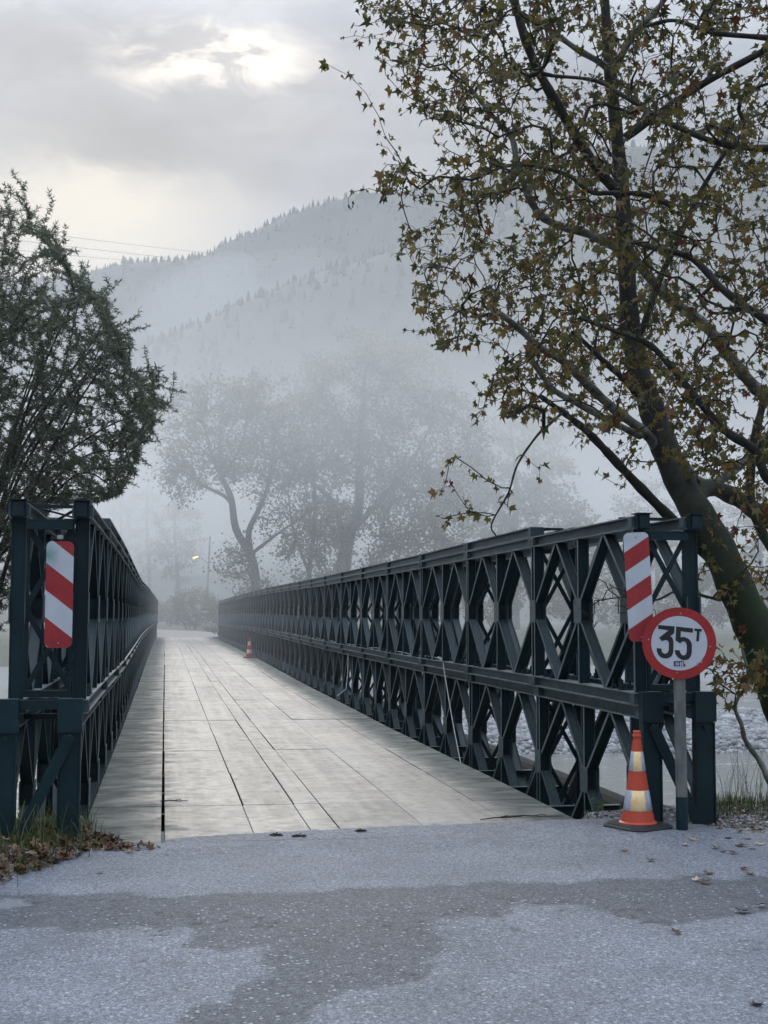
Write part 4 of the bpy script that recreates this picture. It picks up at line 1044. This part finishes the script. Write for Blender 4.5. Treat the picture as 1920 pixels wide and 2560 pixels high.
child_world(place('leaves', np_mesh('leaves', V.reshape(-1, 3), Fs, WLEAF, False, {'tint': ('POINT', 'FLOAT', np.repeat(tint, nv))}), kind='stuff'), willow)
print('willow leaves', n)

# ------------------------------------------------------------------ trees on the far bank
FB = simple('far_bark', (.050, .046, .042), .9, scale=2)
FL = leaf_mat('far_leaf', [(0, (.050, .062, .030)), (.4, (.11, .115, .052)), (.75, (.18, .165, .075)), (1, (.19, .13, .06))], .5)
FLY = leaf_mat('far_leaf_yellow', [(0, (.10, .11, .035)), (.5, (.17, .16, .050)), (1, (.24, .20, .065))], .4)
def ell(px, py, d, rx, ry, n, rd=None):
    """points inside an ellipsoid given by its outline in the photograph and its distance"""
    out = []; c = at(px, py, d); sx, sy = rx/F*d, ry/F*d; sd2 = rd or sx*.8
    while len(out) < n:
        v = Vector((random.uniform(-1, 1), random.uniform(-1, 1), random.uniform(-1, 1)))
        if v.length < 1 and (v.length > .45 or random.random() < .5): out.append(c+rgt*v.x*sx+upv*v.y*sy+fwd*v.z*sd2)
    return out
def far_tree(label, stems, crowns, lsize, step, per=5, mat=None, seg=1.2, rt=.03, name='broadleaf_tree', group=None, span=2.6, power=.42, spread_=.6):
    mat = mat or FL; lists = []; b0 = at(*stems[0][0][0]); b0 = Vector((b0.x, b0.y, -.3))
    root = thing(name, label, 'tree', b0, group=group)
    for k, (pts, r0, r1) in enumerate(stems):
        lp, lr = limb(pts, r0, r1, 5); lists.append(lp)
        if k == 0: lp[0].z = min(lp[0].z, -.6)
        child_world(MB().tube(lp, lr, 8, False).build('trunk' if k == 0 else 'limb', FB, None, smooth=True), root)
    A = []
    for c_ in crowns: A += ell(*c_)
    ch = grow(lists, A, seg=seg, rt=rt, power=power, droop=.05, wob=.22, rmax=.28)
    child_world(place('branches', tubes_mesh(ch, 'branches', FB, 4), kind='stuff'), root)
    P, D = leaves_along(ch, span, step, lsize*.8, per); n = len(P)
    P = P+rng.normal(0, spread_*.5, (n, 3)); Nn = rng.normal(0, 1, (n, 3)); Nn[:, 2] += .6
    V, Fs, nv = spread(P, D, Nn, rng.uniform(.6, 1.3, n)*lsize, clump_leaf())
    tint = np.clip(rng.beta(2, 2.5, n)+.3*fbm(P[:, 0]*.3, P[:, 2]*.3, 71, 2), 0, 1)
    child_world(place('crown', np_mesh('crown', V, Fs, mat, False, {'tint': ('POINT', 'FLOAT', np.repeat(tint, nv))}), kind='stuff'), root)
    return root, n
G = 'tall trees on the far bank'
far_tree('bare-limbed spreading tree just right of the deck end, forking low, in the fog',
 [([(641, 1565, 112), (639, 1462, 112), (628, 1392, 112), (590, 1323, 112), (578, 1246, 112), (556, 1196, 112), (529, 1135, 112), (510, 1060, 112)], .46, .12),
  ([(628, 1392, 112), (622, 1330, 111), (650, 1268, 111), (667, 1223, 111), (680, 1160, 110), (690, 1080, 110)], .30, .10),
  ([(590, 1323, 112), (573, 1251, 113), (506, 1213, 114), (460, 1180, 115), (420, 1190, 116)], .20, .07),
  ([(556, 1196, 112), (600, 1120, 112), (620, 1040, 112), (630, 970, 112)], .16, .06),
  ([(628, 1385, 112), (700, 1330, 111), (760, 1290, 111)], .16, .06)],
 [(545, 1075, 112, 170, 150, 300), (455, 1200, 114, 80, 70, 60), (655, 1090, 111, 130, 160, 200), (590, 1400, 110, 62, 60, 40), (740, 1330, 110, 90, 90, 60), (640, 1480, 110, 50, 50, 22)], .22, .22, 6, group=G, spread_=.8)
far_tree('tallest round-crowned tree of the far bank, straight dark trunk behind the right truss',
 [([(850, 1570, 120), (856, 1434, 120), (872, 1335, 120), (895, 1279, 120), (900, 1168, 120), (905, 1030, 120), (915, 920, 120)], .80, .14),
  ([(865, 1370, 120), (839, 1268, 119), (800, 1223, 118), (760, 1190, 118), (720, 1150, 117)], .30, .08),
  ([(872, 1335, 120), (960, 1240, 121), (1030, 1150, 122), (1080, 1060, 122)], .34, .10),
  ([(900, 1168, 120), (860, 1060, 120), (800, 980, 119)], .20, .08)],
 [(900, 1010, 120, 200, 190, 330), (1060, 1110, 122, 190, 190, 260), (780, 1120, 118, 130, 150, 150), (960, 1280, 121, 230, 130, 220), (1010, 1430, 118, 190, 110, 120)], .25, .20, 6, group=G, spread_=.9)
far_tree('slim twin-stemmed tree between the forked tree and the tallest one',
 [([(780, 1570, 114), (773, 1434, 114), (785, 1330, 114), (786, 1200, 114), (770, 1100, 114)], .26, .08), ([(773, 1434, 114), (735, 1330, 114), (720, 1230, 114)], .16, .06)],
 [(750, 1200, 114, 100, 130, 70), (790, 1330, 114, 90, 90, 45), (790, 1450, 113, 90, 70, 40)], .24, .22, 6, group=G, spread_=.8)
far_tree('pale yellowish crown fading into the fog right of the tallest tree',
 [([(1290, 1590, 150), (1285, 1400, 150), (1290, 1200, 150), (1275, 1060, 150)], .55, .12), ([(1285, 1330, 150), (1190, 1180, 150), (1160, 1080, 150)], .3, .1)],
 [(1270, 1150, 150, 180, 180, 230), (1170, 1250, 150, 130, 150, 120), (1340, 1330, 150, 170, 150, 150)], .45, .4, 6, FLY, group=G)
far_tree('highest pale crown standing behind the tallest tree',
 [([(960, 1590, 175), (955, 1200, 175), (965, 950, 175)], .6, .14), ([(955, 1150, 175), (1050, 1000, 175), (1080, 920, 175)], .3, .1)],
 [(960, 930, 175, 150, 110, 120), (1070, 1010, 175, 110, 110, 70)], .45, .4, 6, FLY, group=G)
for i, (lab, px, top, d, w) in enumerate((
 ('faint rounded tree at the far left edge of the fog', 60, 1150, 210, 150), ('faint slender poplar above the left truss end', 305, 1120, 235, 45),
 ('faint poplar left of the street lamp', 370, 1160, 220, 50), ('faint broad tree right behind the street lamp', 440, 1230, 200, 70),
 ('dim tree behind the plane tree trunk', 1640, 1190, 160, 150), ('dim tree at the far right edge of the bank', 1900, 1200, 150, 160), ('dim low tree seen through the right truss', 1450, 1290, 140, 120))):
    far_tree(lab, [([(px, 1580, d), (px+4, 1450, d), (px-3, (1450+top)/2, d), (px, top+40, d)], .4, .1)],
      [(px, (1480+top)/2, d, w, (1480-top)/2, 110 if w > 60 else 70)],   .45, .5, 6, FLY if i in (1, 2, 3) else FL, group='faint trees deep in the fog')
# undergrowth on the far bank
def bush(label, px, py, d, rx, ry, n, mat=None, lsize=.28, name='bush', group=None):
    root, k = far_tree(label, [([(px, 1575, d), (px+3, py+ry*.4, d), (px-2, py, d)], .10, .04), ([(px, 1572, d), (px+rx*.4, py+ry*.1, d)], .08, .03), ([(px, 1572, d), (px-rx*.4, py+ry*.1, d)], .08, .03)],
      [(px, py, d, rx, ry, n)], lsize*.62, .16, 9, mat, seg=.6, rt=.012, name=name, group=group, span=1.2, spread_=.5)
    root['category'] = 'bush'; return root
bush('round dark bush at the foot of the street lamp pole', 488, 1518, 142, 66, 50, 130)
bush('smaller greyish bush right of the round dark one', 548, 1535, 138, 34, 34, 50)
for i, (lab, px, py, d, rx, ry) in enumerate((('low leafy bush beside the forked tree trunk', 690, 1520, 106, 70, 50), ('wide bush under the tallest tree', 860, 1500, 106, 100, 60),
   ('scrubby bush seen over the right truss, mid bank', 1040, 1500, 106, 110, 70), ('pale bush seen between the truss diagonals', 1230, 1480, 112, 110, 80), ('grey bush behind the striped marker', 1480, 1500, 112, 140, 70),
   ('grey bush behind the weight limit sign', 1750, 1490, 110, 150, 80), ('bush at the right edge of the far bank', 2000, 1480, 108, 140, 90))):
    bush(lab, px, py, d, rx, ry, 120, FLY if i in (3,) else FL, .34)
for i, (lab, px, py, d, rx, ry) in enumerate((('long pale hedge at the bend of the far road', 425, 1530, 172, 50, 26), ('pale scrub left of the far road bend', 345, 1520, 180, 60, 40), ('pale scrub behind the left truss', 220, 1500, 170, 90, 60), ('pale scrub at the left edge', 40, 1500, 160, 120, 70))):
    bush(lab, px, py, d, rx, ry, 90, FLY, .4, 'hedge' if i == 0 else 'bush')

# grass mound by the far road end, far street lamp with pole, notice board
STEEL = simple('lamp_pole_grey', (.20, .20, .20), .6)
lp0 = at(515, 1528, 150); lx, ly = lp0.x, lp0.y
lamp = thing('street_lamp', 'tall grey pole with a lit amber lamp on a short arm, beyond the bridge', 'street lamp', (lx, ly, -.3))
MB().tube([(0, 0, 0), (.15, 0, 5), (.35, 0, 10.6)], [.14, .12, .09], 10).build('pole', STEEL, lamp)
MB().tube([(.2, 0, 7.4), (-.4, 0, 7.9), (-1.0, 0, 8.2)], .04, 6).build('arm', STEEL, lamp)
mb = MB(); mb.obox((-1.25, 0, 8.25), (.32, 0, .10), (0, .16, 0), (-.02, 0, .07)); hd = mb.build('lamp_head', STEEL, lamp)
m, t, b = new_mat('lamp_glow'); b.inputs['Emission Color'].default_value = (1, .46, .10, 1); b.inputs['Emission Strength'].default_value = 8; b.inputs['Base Color'].default_value = (.8, .6, .3, 1)
mb = MB(); mb.obox((-1.27, -.02, 8.14), (.26, 0, .08), (0, .15, 0), (-.01, 0, .05)); mb.build('lamp_glass', m, hd)
bx0 = at(514, 1531, 140)
board = thing('notice_board', 'small brown board with one white line in front of the round bush', 'sign', (bx0.x, bx0.y, -.3))
bz = bx0.z+.3
MB().box(-.48, .48, -.03, .03, bz-.42, bz+.42).build('panel', simple('board_brown', (.10, .075, .06), .7), board)
MB().box(-.40, .40, -.045, -.031, bz+.02, bz+.10).build('white_line', WHITE, board)
for x in (-.40, .40): MB().box(x-.03, x+.03, -.02, .02, 0, bz-.42).build('leg', STEEL, board)
CABLE = simple('cable_dark', (.03, .03, .03), .6)
a_, b_ = Vector((lx+.3, ly, 10.0)), at(300, 1362, 215)
pts = [a_.lerp(b_, i/16)-Vector((0, 0, 1.4*4*(i/16)*(1-i/16)*.25)) for i in range(17)]
MB().tube(pts, .03, 4).build('overhead_cable', CABLE, None, label='thin cable running left from the street lamp pole', category='cable')
for i, ((x0, y0), (x1, y1), lab) in enumerate((((-500, 497), (660, 646), 'uppermost of the three power lines above the ridge'), ((-500, 527), (680, 668), 'middle of the three power lines above the ridge'), ((-500, 562), (560, 668), 'lowest of the three power lines above the ridge'))):
    p, q = at(x0, y0, 420), at(x1, y1, 700)
    pts = [p.lerp(q, j/20)-Vector((0, 0, 5*4*(j/20)*(1-j/20)*.3)) for j in range(21)]
    MB().tube(pts, .085, 4).build('power_line', CABLE, None, label=lab, category='power line', group='power lines above the ridge')

# ------------------------------------------------------------------ hills with conifers
HILLM = simple('hill_ground', (.040, .048, .040), .95, scale=.05, coords='Object')
CONM, t, b = new_mat('conifer_green')
a = N(t, 'ShaderNodeAttribute', attribute_name='tint'); L(t, ramp(t, a.outputs['Fac'], [(0, (.018, .030, .022)), (1, (.045, .060, .038))]), b.inputs['Base Color']); b.inputs['Roughness'].default_value = .9
def hill(name, prof, D, Wf, Wb, seed, treeh, ncrest, nslope, label):
    Xp, Zp = [], []
    for x, y in prof:
        d = at(x, y, 1)-CAM; k = D/d.y; Xp.append(d.x*k); Zp.append(CAM.z+d.z*k-treeh*.75)
    def H(X): return np.interp(X, Xp, Zp)
    def zf(X, Y):
        u = (Y-D)/np.where(Y < D, Wf, Wb); return H(X)*np.maximum(0, 1-u*u)**1.0*(1+.05*fbm(X/60, Y/60, seed)*np.minimum(1, np.abs(u)*3))-1.5*np.abs(u)**2-.6+1.2*fbm(X/14, Y/14, seed+1, 3)*np.maximum(0, 1-np.abs(u))
    gx = np.linspace(min(Xp), max(Xp), 170); gy = np.concatenate([np.linspace(D-Wf, D, 34), np.linspace(D, D+Wb, 14)[1:]])
    X, Y = np.meshgrid(gx, gy); Z = zf(X, Y); Z[0, :] = -2; Z[-1, :] = -2
    Ii = np.arange(X.size).reshape(X.shape); q = np.stack([Ii[:-1, :-1], Ii[:-1, 1:], Ii[1:, 1:], Ii[1:, :-1]], -1).reshape(-1, 4)
    place(name, np_mesh(name, np.stack([X, Y, Z], -1).reshape(-1, 3), q, HILLM, True), kind='structure')
    x = np.concatenate([rng.uniform(min(Xp), max(Xp), ncrest), rng.uniform(min(Xp), max(Xp), nslope)])
    y = np.concatenate([D+rng.normal(0, Wf*.06, ncrest), D-Wf*rng.uniform(0, .75, nslope)]); z = zf(x, y)-.3
    n = len(x); h = treeh*rng.uniform(.45, 1.25, n)*(1+.35*fbm(x/12, y/12, seed+2, 2)); w = h*rng.uniform(.22, .36, n)
    K = 6; base = []; fs = []
    tiers = [(0.10, 1.0, .50), (.36, .74, .76), (.60, .48, 1.0)]
    for (z0, r_, z1) in tiers:
        o = len(base)
        for j in range(K): a = 2*math.pi*j/K; rr3 = r_*(1 if j % 2 else .72); base.append((rr3*math.cos(a), rr3*math.sin(a), z0-.03*(j % 2)))
        base.append((0, 0, z1)); fs += [(o+j, o+(j+1) % K, o+K) for j in range(K)]
    B = np.array(base); Fs = np.array(fs); ang = rng.uniform(0, 6.28, n)
    ca, sa = np.cos(ang)[:, None], np.sin(ang)[:, None]
    VX = x[:, None]+w[:, None]*(B[:, 0]*ca-B[:, 1]*sa); VY = y[:, None]+w[:, None]*(B[:, 0]*sa+B[:, 1]*ca); VZ = z[:, None]+h[:, None]*B[:, 2]
    V = np.stack([VX, VY, VZ], -1).reshape(-1, 3); Fa = (Fs[None]+np.arange(n)[:, None, None]*len(B)).reshape(-1, 3)
    place('conifer_forest', np_mesh('conifer_forest', V, Fa, CONM, False, {'tint': ('POINT', 'FLOAT', np.repeat(rng.uniform(0, 1, n), len(B)))}), kind='stuff', label=label, category='forest')
    return max(Zp)+treeh*1.6
far_prof = [(-1500, 860), (-700, 800), (-200, 730), (200, 684), (330, 655), (440, 652), (520, 636), (560, 606), (640, 575), (700, 545), (750, 528), (830, 512), (900, 506), (1000, 492), (1200, 440), (1500, 380), (2000, 350), (2600, 400), (3600, 520)]
near_prof = [(-1500, 1400), (-400, 1230), (100, 1040), (300, 925), (379, 880), (436, 856), (516, 822), (562, 796), (637, 770), (694, 742), (768, 704), (866, 676), (952, 646), (1038, 624), (1200, 560), (1500, 500), (2000, 470), (2800, 520), (3600, 600)]
zt1 = hill('hill_far', far_prof, 800, 240, 200, 81, 4.3, 2600, 4200, 'dark conifers covering the farther ridge')
zt2 = hill('hill_near', near_prof, 500, 230, 160, 85, 3.5, 2400, 4200, 'dark conifers covering the nearer slope')

# ------------------------------------------------------------------ verges: grass, litter, small plants, fallen leaves
GRASS = leaf_mat('grass_blade', [(0, (.030, .048, .014)), (.6, (.065, .085, .028)), (1, (.17, .14, .075))], .3)
def blades(name, X, Y, h, w, label, lean=.5, kind='stuff', z=None, mat=None, droop=.4):
    n = len(X); Z = terrain_z(X, Y)-.01 if z is None else z; a = rng.uniform(0, 6.28, n); l = rng.uniform(.1, lean, n)*h
    dx, dy = np.cos(a), np.sin(a); wx_, wy_ = -dy*w, dx*w; V = np.zeros((n, 7, 3))
    for k_, (s_, ww, hz) in enumerate(((0, 1, 0), (.18, .85, .45), (.6, .5, .85))):
        for q, sg in enumerate((-1, 1)):
            V[:, k_*2+q, 0] = X+dx*l*s_+sg*wx_*ww; V[:, k_*2+q, 1] = Y+dy*l*s_+sg*wy_*ww; V[:, k_*2+q, 2] = Z+h*hz
    V[:, 6, 0] = X+dx*l*1.25; V[:, 6, 1] = Y+dy*l*1.25; V[:, 6, 2] = Z+h*(1-droop*l/h)
    Fs = np.array([(0, 1, 3), (0, 3, 2), (2, 3, 5), (2, 5, 4), (4, 5, 6)])
    tint = np.repeat(rng.beta(2, 2, n), 7)
    return place(name, np_mesh(name, V.reshape(-1, 3), (Fs[None]+np.arange(n)[:, None, None]*7).reshape(-1, 3), mat or GRASS, False, {'tint': ('POINT', 'FLOAT', tint)}), kind=kind, label=label, category='grass')
n = 12000; X = rng.uniform(-3.2, -.45, n); Y = rng.uniform(8.3, 11.6, n); k = (verge_left(X, Y) > .5) & (fbm(X*4, Y*4, 91, 3) > .12) | ((Y > 9.7) & (X < -.7) & (rng.uniform(0, 1, n) < .10) & (fbm(X*5, Y*5, 93, 2) > 0)); X, Y = X[k], Y[k]
blades('grass', X, Y, rng.uniform(.03, .10, len(X))+.14*(rng.uniform(0, 1, len(X)) < .04), .0030, 'grass tufts at the foot of the left truss')
gp1, gp2 = ground_at(95, 2125), ground_at(150, 2085)
X = np.concatenate([rng.normal(gp1.x, .13, 700), rng.normal(gp2.x, .12, 500), rng.normal(-1.2, .2, 400)]); Y = np.concatenate([rng.normal(gp1.y, .16, 700), rng.normal(gp2.y, .16, 500), rng.normal(9.3, .3, 400)])
blades('grass', X, Y, rng.uniform(.05, .13, 1600), .0032, 'fresh green grass clump growing through the leaf litter at the left', lean=.9, z=.03, mat=leaf_mat('fresh_grass', [(0, (.050, .085, .022)), (1, (.12, .15, .045))], .35))
X = rng.normal(-.78, .16, 160); Y = rng.normal(9.62, .12, 160); X = X[:60]; Y = Y[:60]; blades('grass', X, Y, rng.uniform(.2, .38, 60), .004, 'long arching grass blades in front of the left truss', lean=.9, droop=.7)
n = 16000; X = rng.uniform(4.2, 9.5, n); Y = rng.uniform(9.2, 13.2, n); k = ((fbm(X*1.5, Y*1.5, 92, 3) > -.35) & (Y > 10.1-.0*X) & (X > 4.4)) & ~((Y > 10.9) & (X < 4.6)); X, Y = X[k], Y[k]
blades('grass', X, Y, rng.uniform(.05, .15, len(X)), .0035, 'green grass on the verge beside the right truss')
n = 240; X = rng.uniform(4.9, 6.6, n); Y = rng.uniform(10.9, 12.6, n); blades('grass', X, Y, rng.uniform(.3, .7, n), .0028, 'tall thin grass stalks on the river bank at the right', lean=.8)
n = 9000; X = rng.uniform(-3.5, 6, n)*3; Y = rng.uniform(97, 150, n); k = (np.abs(X-1.4) > 2.6) & (Y < 160); k &= ~((X < 1.4) & (Y > 112)); X, Y = X[k], Y[k]
blades('grass', X, Y, rng.uniform(.2, .6, len(X)), .03, 'rough grass on the far bank beside the road', mat=GRASS)

DEAD = [(0, (.030, .017, .012)), (.35, (.070, .036, .020)), (.65, (.125, .072, .038)), (.88, (.22, .15, .095)), (1, (.38, .33, .27))]
DLEAF = leaf_mat('dead_leaf', DEAD, .1, .6); ODLEAF = obj_leaf_mat('dead_leaf_single', DEAD, .1)
def dead_leaf(k):
    V, Fs = star_leaf(k+20); r_ = random.Random(k); V = V.copy(); V[:, 1] -= .3
    c1, c2 = r_.uniform(.3, .9), r_.uniform(-.3, .6); V[:, 2] = c1*V[:, 0]**2*.6+c2*V[:, 1]**2*.5+np.array([r_.uniform(-.08, .08) for _ in range(len(V))]); V[:, 2] -= V[:, 2].min(); return V, Fs
deads = [dead_leaf(i) for i in range(8)]
n = 5200; X = rng.uniform(-3.4, -.3, n); Y = rng.uniform(7.7, 10.3, n); k = (verge_left(X, Y) > .25) & (fbm(X*2, Y*2, 95, 3) > -.45); X, Y = X[k], Y[k]; n = len(X)
X = np.concatenate([X, rng.normal(-.35, .16, 60)]); Y = np.concatenate([Y, rng.normal(9.72, .07, 60)]); n = len(X)
P = np.stack([X, Y, np.maximum(terrain_z(X, Y), 0)+.012+rng.uniform(0, .03, n)], -1); a = rng.uniform(0, 6.28, n); D = np.stack([np.cos(a), np.sin(a), rng.normal(0, .35, n)], -1); Nn = rng.normal(0, .45, (n, 3)); Nn[:, 2] += 1
V, Fs, nv = spread(P, D, Nn, rng.uniform(.028, .060, n), deads)
place('leaf_litter', np_mesh('leaf_litter', V, Fs, DLEAF, False, {'tint': ('POINT', 'FLOAT', np.repeat(rng.beta(1.6, 1.8, n), nv))}), kind='stuff', label='brown fallen leaves heaped on the left verge', category='leaves')
n = 1100; X = rng.uniform(3.3, 6.2, n); Y = rng.uniform(8.2, 10.9, n); k = (verge_right(X, Y) > .1) & (fbm(X*2.2, Y*2.2, 96, 3) > -.15); X, Y = X[k], Y[k]; n = len(X)
P = np.stack([X, Y, np.maximum(terrain_z(X, Y), 0)+.012+rng.uniform(0, .02, n)], -1); a = rng.uniform(0, 6.28, n); D = np.stack([np.cos(a), np.sin(a), rng.normal(0, .3, n)], -1); Nn = rng.normal(0, .4, (n, 3)); Nn[:, 2] += 1
V, Fs, nv = spread(P, D, Nn, rng.uniform(.018, .034, n), deads)
place('leaf_litter', np_mesh('leaf_litter', V, Fs, DLEAF, False, {'tint': ('POINT', 'FLOAT', np.repeat(rng.beta(1.6, 1.8, n), nv))}), kind='stuff', label='small broken brown leaves strewn over the right verge', category='leaves')
dm_ = [np_mesh('fallen_leaf', V_, F_, ODLEAF) for V_, F_ in deads]
spots = [(1555, 2080), (1600, 2084), (1625, 2149), (1760, 2202), (1742, 2196), (1770, 2180), (1860, 2275), (1690, 2329), (1715, 2110), (1735, 2098), (1790, 2118), (1810, 2126), (1850, 2112), (1880, 2118), (1900, 2108), (1830, 2130), (1700, 2088), (1682, 2076), (1860, 2170), (1875, 2180), (1560, 2124), (1890, 2508), (1780, 2092), (1905, 2260), (1655, 2070), (1640, 2078), (1820, 2095), (1870, 2096)]
for i, (x, y) in enumerate(spots):
    p = ground_at(x, y, .012); big = {6: 1.45, 7: 1.0, 3: 1.2, 12: 1.3}.get(i, .8+.35*random.random()); s_ = .052*big
    lab = {6: 'largest curled brown leaf lying flat on the asphalt at the right edge', 7: 'single small brown leaf alone on the asphalt in the right foreground', 21: 'tiny brown leaf near the bottom right corner of the road'}.get(i, 'curled brown plane leaf lying on the gravel verge right of the road')
    o = place('fallen_leaf', dm_[i % 8], None, (p.x, p.y, .006 if verge_right(np.array(p.x), np.array(p.y)) < .3 else float(terrain_z(np.array(p.x), np.array(p.y)))+.006), (random.uniform(-.2, .2), random.uniform(-.2, .2), random.uniform(0, 6.28)), label=lab, category='leaf', group='fallen leaves on the right')
    o.scale = (s_, s_, s_)
for i, (x, y, lab) in enumerate(((397, 2044, 'small brown leaf on the green strip of deck at the left'), (284, 2100, 'brown leaf on the asphalt by the left deck corner'), (250, 2180, 'flat brown leaf on the asphalt below the left litter'), (1018, 1852, 'dark leaf on the deck halfway along the right strip'), (1020, 1890, 'thin dark leaf on the deck near the right strip'))):
    p = ground_at(x, y, .01); o = place('fallen_leaf', dm_[(i+3) % 8], None, (p.x, p.y, .006+zoff(p.y)), (0, 0, i*1.7), label=lab, category='leaf'); o.scale = (.036,)*3
# twigs on the deck lip
for i, (x, y, ln, lab) in enumerate(((435, 2001, .12, 'dark broken twig lying by the long seam of the deck'), (1255, 2044, .20, 'thin dark twig on the deck beside the right asphalt lip'), (1330, 2040, .26, 'longer dark twig at the right corner of the deck'), (690, 2090, .05, 'small dark clod of debris on the asphalt lip'), (748, 2093, .06, 'second dark clod of debris on the asphalt lip'), (902, 2080, .05, 'dark clod at the right end of the lip crack'))):
    p = ground_at(x, y, .012); pts = [(-ln, 0, .006), (-ln*.3, .012, .012), (ln*.3, -.012, .010), (ln, .02, .006)]
    mb = MB().tube(pts, [.004, .006, .005, .003], 6)
    mb.tube([(0, 0, .010), (ln*.3, .05, .016), (ln*.5, .06, .010)], .003, 5)
    if i > 2: 
        for j in range(7): mb.tube([(random.uniform(-ln, ln), random.uniform(-.05, .05), random.uniform(.0, .008)) for _ in range(3)], .0025, 4)
    mb.build('twig' if i < 3 else 'debris_clod', simple('dark_debris', (.03, .022, .018), .9) if i == 0 else bpy.data.materials['dark_debris'], None, loc=(p.x, p.y, .016 if i > 2 else .004+zoff(p.y)), rot=(0, 0, random.uniform(-.3, .3)), label=lab, category='twig' if i < 3 else 'debris')
# boulder on the bank behind the sign post
m = simple('boulder_stone', (.12, .11, .095), .9, scale=5, bumpd=.02)
bp = at(1665, 2020, 12.6); V_, F_ = rock_mesh(3)
mb = MB(); mb.add([tuple(v) for v in V_], [tuple(f) for f in F_]); o = mb.build('boulder', m, None, loc=(bp.x, bp.y, bp.z-.12), label='brown boulder on the bank behind the sign pole', category='boulder'); o.scale = (.26, .24, .34)
o.modifiers.new('s', 'SUBSURF').levels = 2; o.modifiers['s'].render_levels = 2
tx_ = bpy.data.textures.new('rock', 'CLOUDS'); tx_.noise_scale = .5; dm2 = o.modifiers.new('d', 'DISPLACE'); dm2.texture = tx_; dm2.strength = .35
# small leafy plants at the truss feet on the right
PLT = obj_leaf_mat('young_leaf', [(0, (.06, .11, .025)), (1, (.14, .17, .04))], .4)
def small_plant(px, py, n, s_, label):
    p = ground_at(px, py, .0); root = thing('small_plant', label, 'plant', (p.x, p.y, 0.0))
    st_ = MB()
    for i in range(n):
        a = random.uniform(0, 6.28); h_ = random.uniform(.4, 1)*s_; e_ = Vector((math.cos(a)*h_*.6, math.sin(a)*h_*.6, h_)); st_.tube([(0, 0, -.02), tuple(e_*.5+Vector((0, 0, .1*h_))), tuple(e_)], .0016, 4)
        V_, F_ = star_leaf(i % 5); me = bpy.data.meshes.get('plant_leaf') or np_mesh('plant_leaf', V_, F_, PLT)
        o = place('leaf', me, root, e_, (random.uniform(-.6, .6), random.uniform(-.6, .6), random.uniform(0, 6.28))); o.scale = (s_*.22,)*3
    st_.build('stems', PLT, root, kind='stuff')
small_plant(1492, 2040, 9, .15, 'small bright green seedling between the truss foot and the cone')
small_plant(1470, 2048, 6, .08, 'tiny yellowish seedling at the corner of the deck')
small_plant(1730, 2058, 12, .10, 'low green weeds at the foot of the outer right end post')
small_plant(1700, 2060, 8, .07, 'low weeds between the two right end posts')

# ------------------------------------------------------------------ the fog
def volume_box(name, x0, x1, y0, y1, z0, z1, dens, col, aniso=0.2, **kw):
    m = bpy.data.materials.new(name+'_air'); m.use_nodes = True; t = m.node_tree; t.nodes.clear()
    v = N(t, 'ShaderNodeVolumePrincipled'); v.inputs['Color'].default_value = (*col, 1); v.inputs['Density'].default_value = dens; v.inputs['Anisotropy'].default_value = aniso
    o_ = N(t, 'ShaderNodeOutputMaterial'); L(t, v.outputs[0], o_.inputs['Volume'])
    return MB().box(x0, x1, y0, y1, z0, z1).build(name, m, None, kind='stuff', **kw)
volume_box('haze', -1100, 1300, -70, 1520, -6.2, max(zt1, zt2)+4, 0.00022, (.95, .97, 1.0), aniso=.20, label='thin mist filling the whole valley', category='haze')
volume_box('fog_bank', -260, 300, 27, 250, -5, 25, .0040, (.95, .97, 1.0), aniso=.40, label='pale fog lying over the far bank', category='fog')
volume_box('fog_bank', -280, 320, 50, 270, 8.5, 25.5, .0050, (.95, .97, 1.0), aniso=.40, label='denser raised fog layer swallowing the tree tops of the far bank', category='fog')
# low cloud caught between the two ridges
mc = bpy.data.meshes.new('low_cloud'); 
gu, gv = np.meshgrid(np.linspace(0, 2*np.pi, 33)[:-1], np.linspace(0, np.pi, 17)); rad_ = 1+.28*np.sin(3*gu+1)*np.sin(gv)**2+.18*np.sin(5*gu+2*gv)*np.sin(gv)**2
cc = at(560, 745, 625); V = np.stack([rad_*np.sin(gv)*np.cos(gu)*46+rad_*np.cos(gv)*-8, rad_*np.sin(gv)*np.sin(gu)*40, rad_*np.cos(gv)*17+.30*rad_*np.sin(gv)*np.cos(gu)*46], -1)
Ic = np.arange(33*17-17).reshape(17, 32); q = np.stack([Ic[:-1], np.roll(Ic[:-1], -1, 1), np.roll(Ic[1:], -1, 1), Ic[1:]], -1).reshape(-1, 4)
mm = bpy.data.materials['haze_air'].copy(); mm.name = 'cloud_air'; mm.node_tree.nodes['Principled Volume'].inputs['Density'].default_value = .0038
V = V.reshape(-1, 3)
bm_ = np_mesh('low_cloud', V, q[:, ::-1], mm, True)
place('low_cloud', bm_, None, cc, kind='stuff', label='pale wisp of cloud caught between the two wooded ridges', category='cloud')
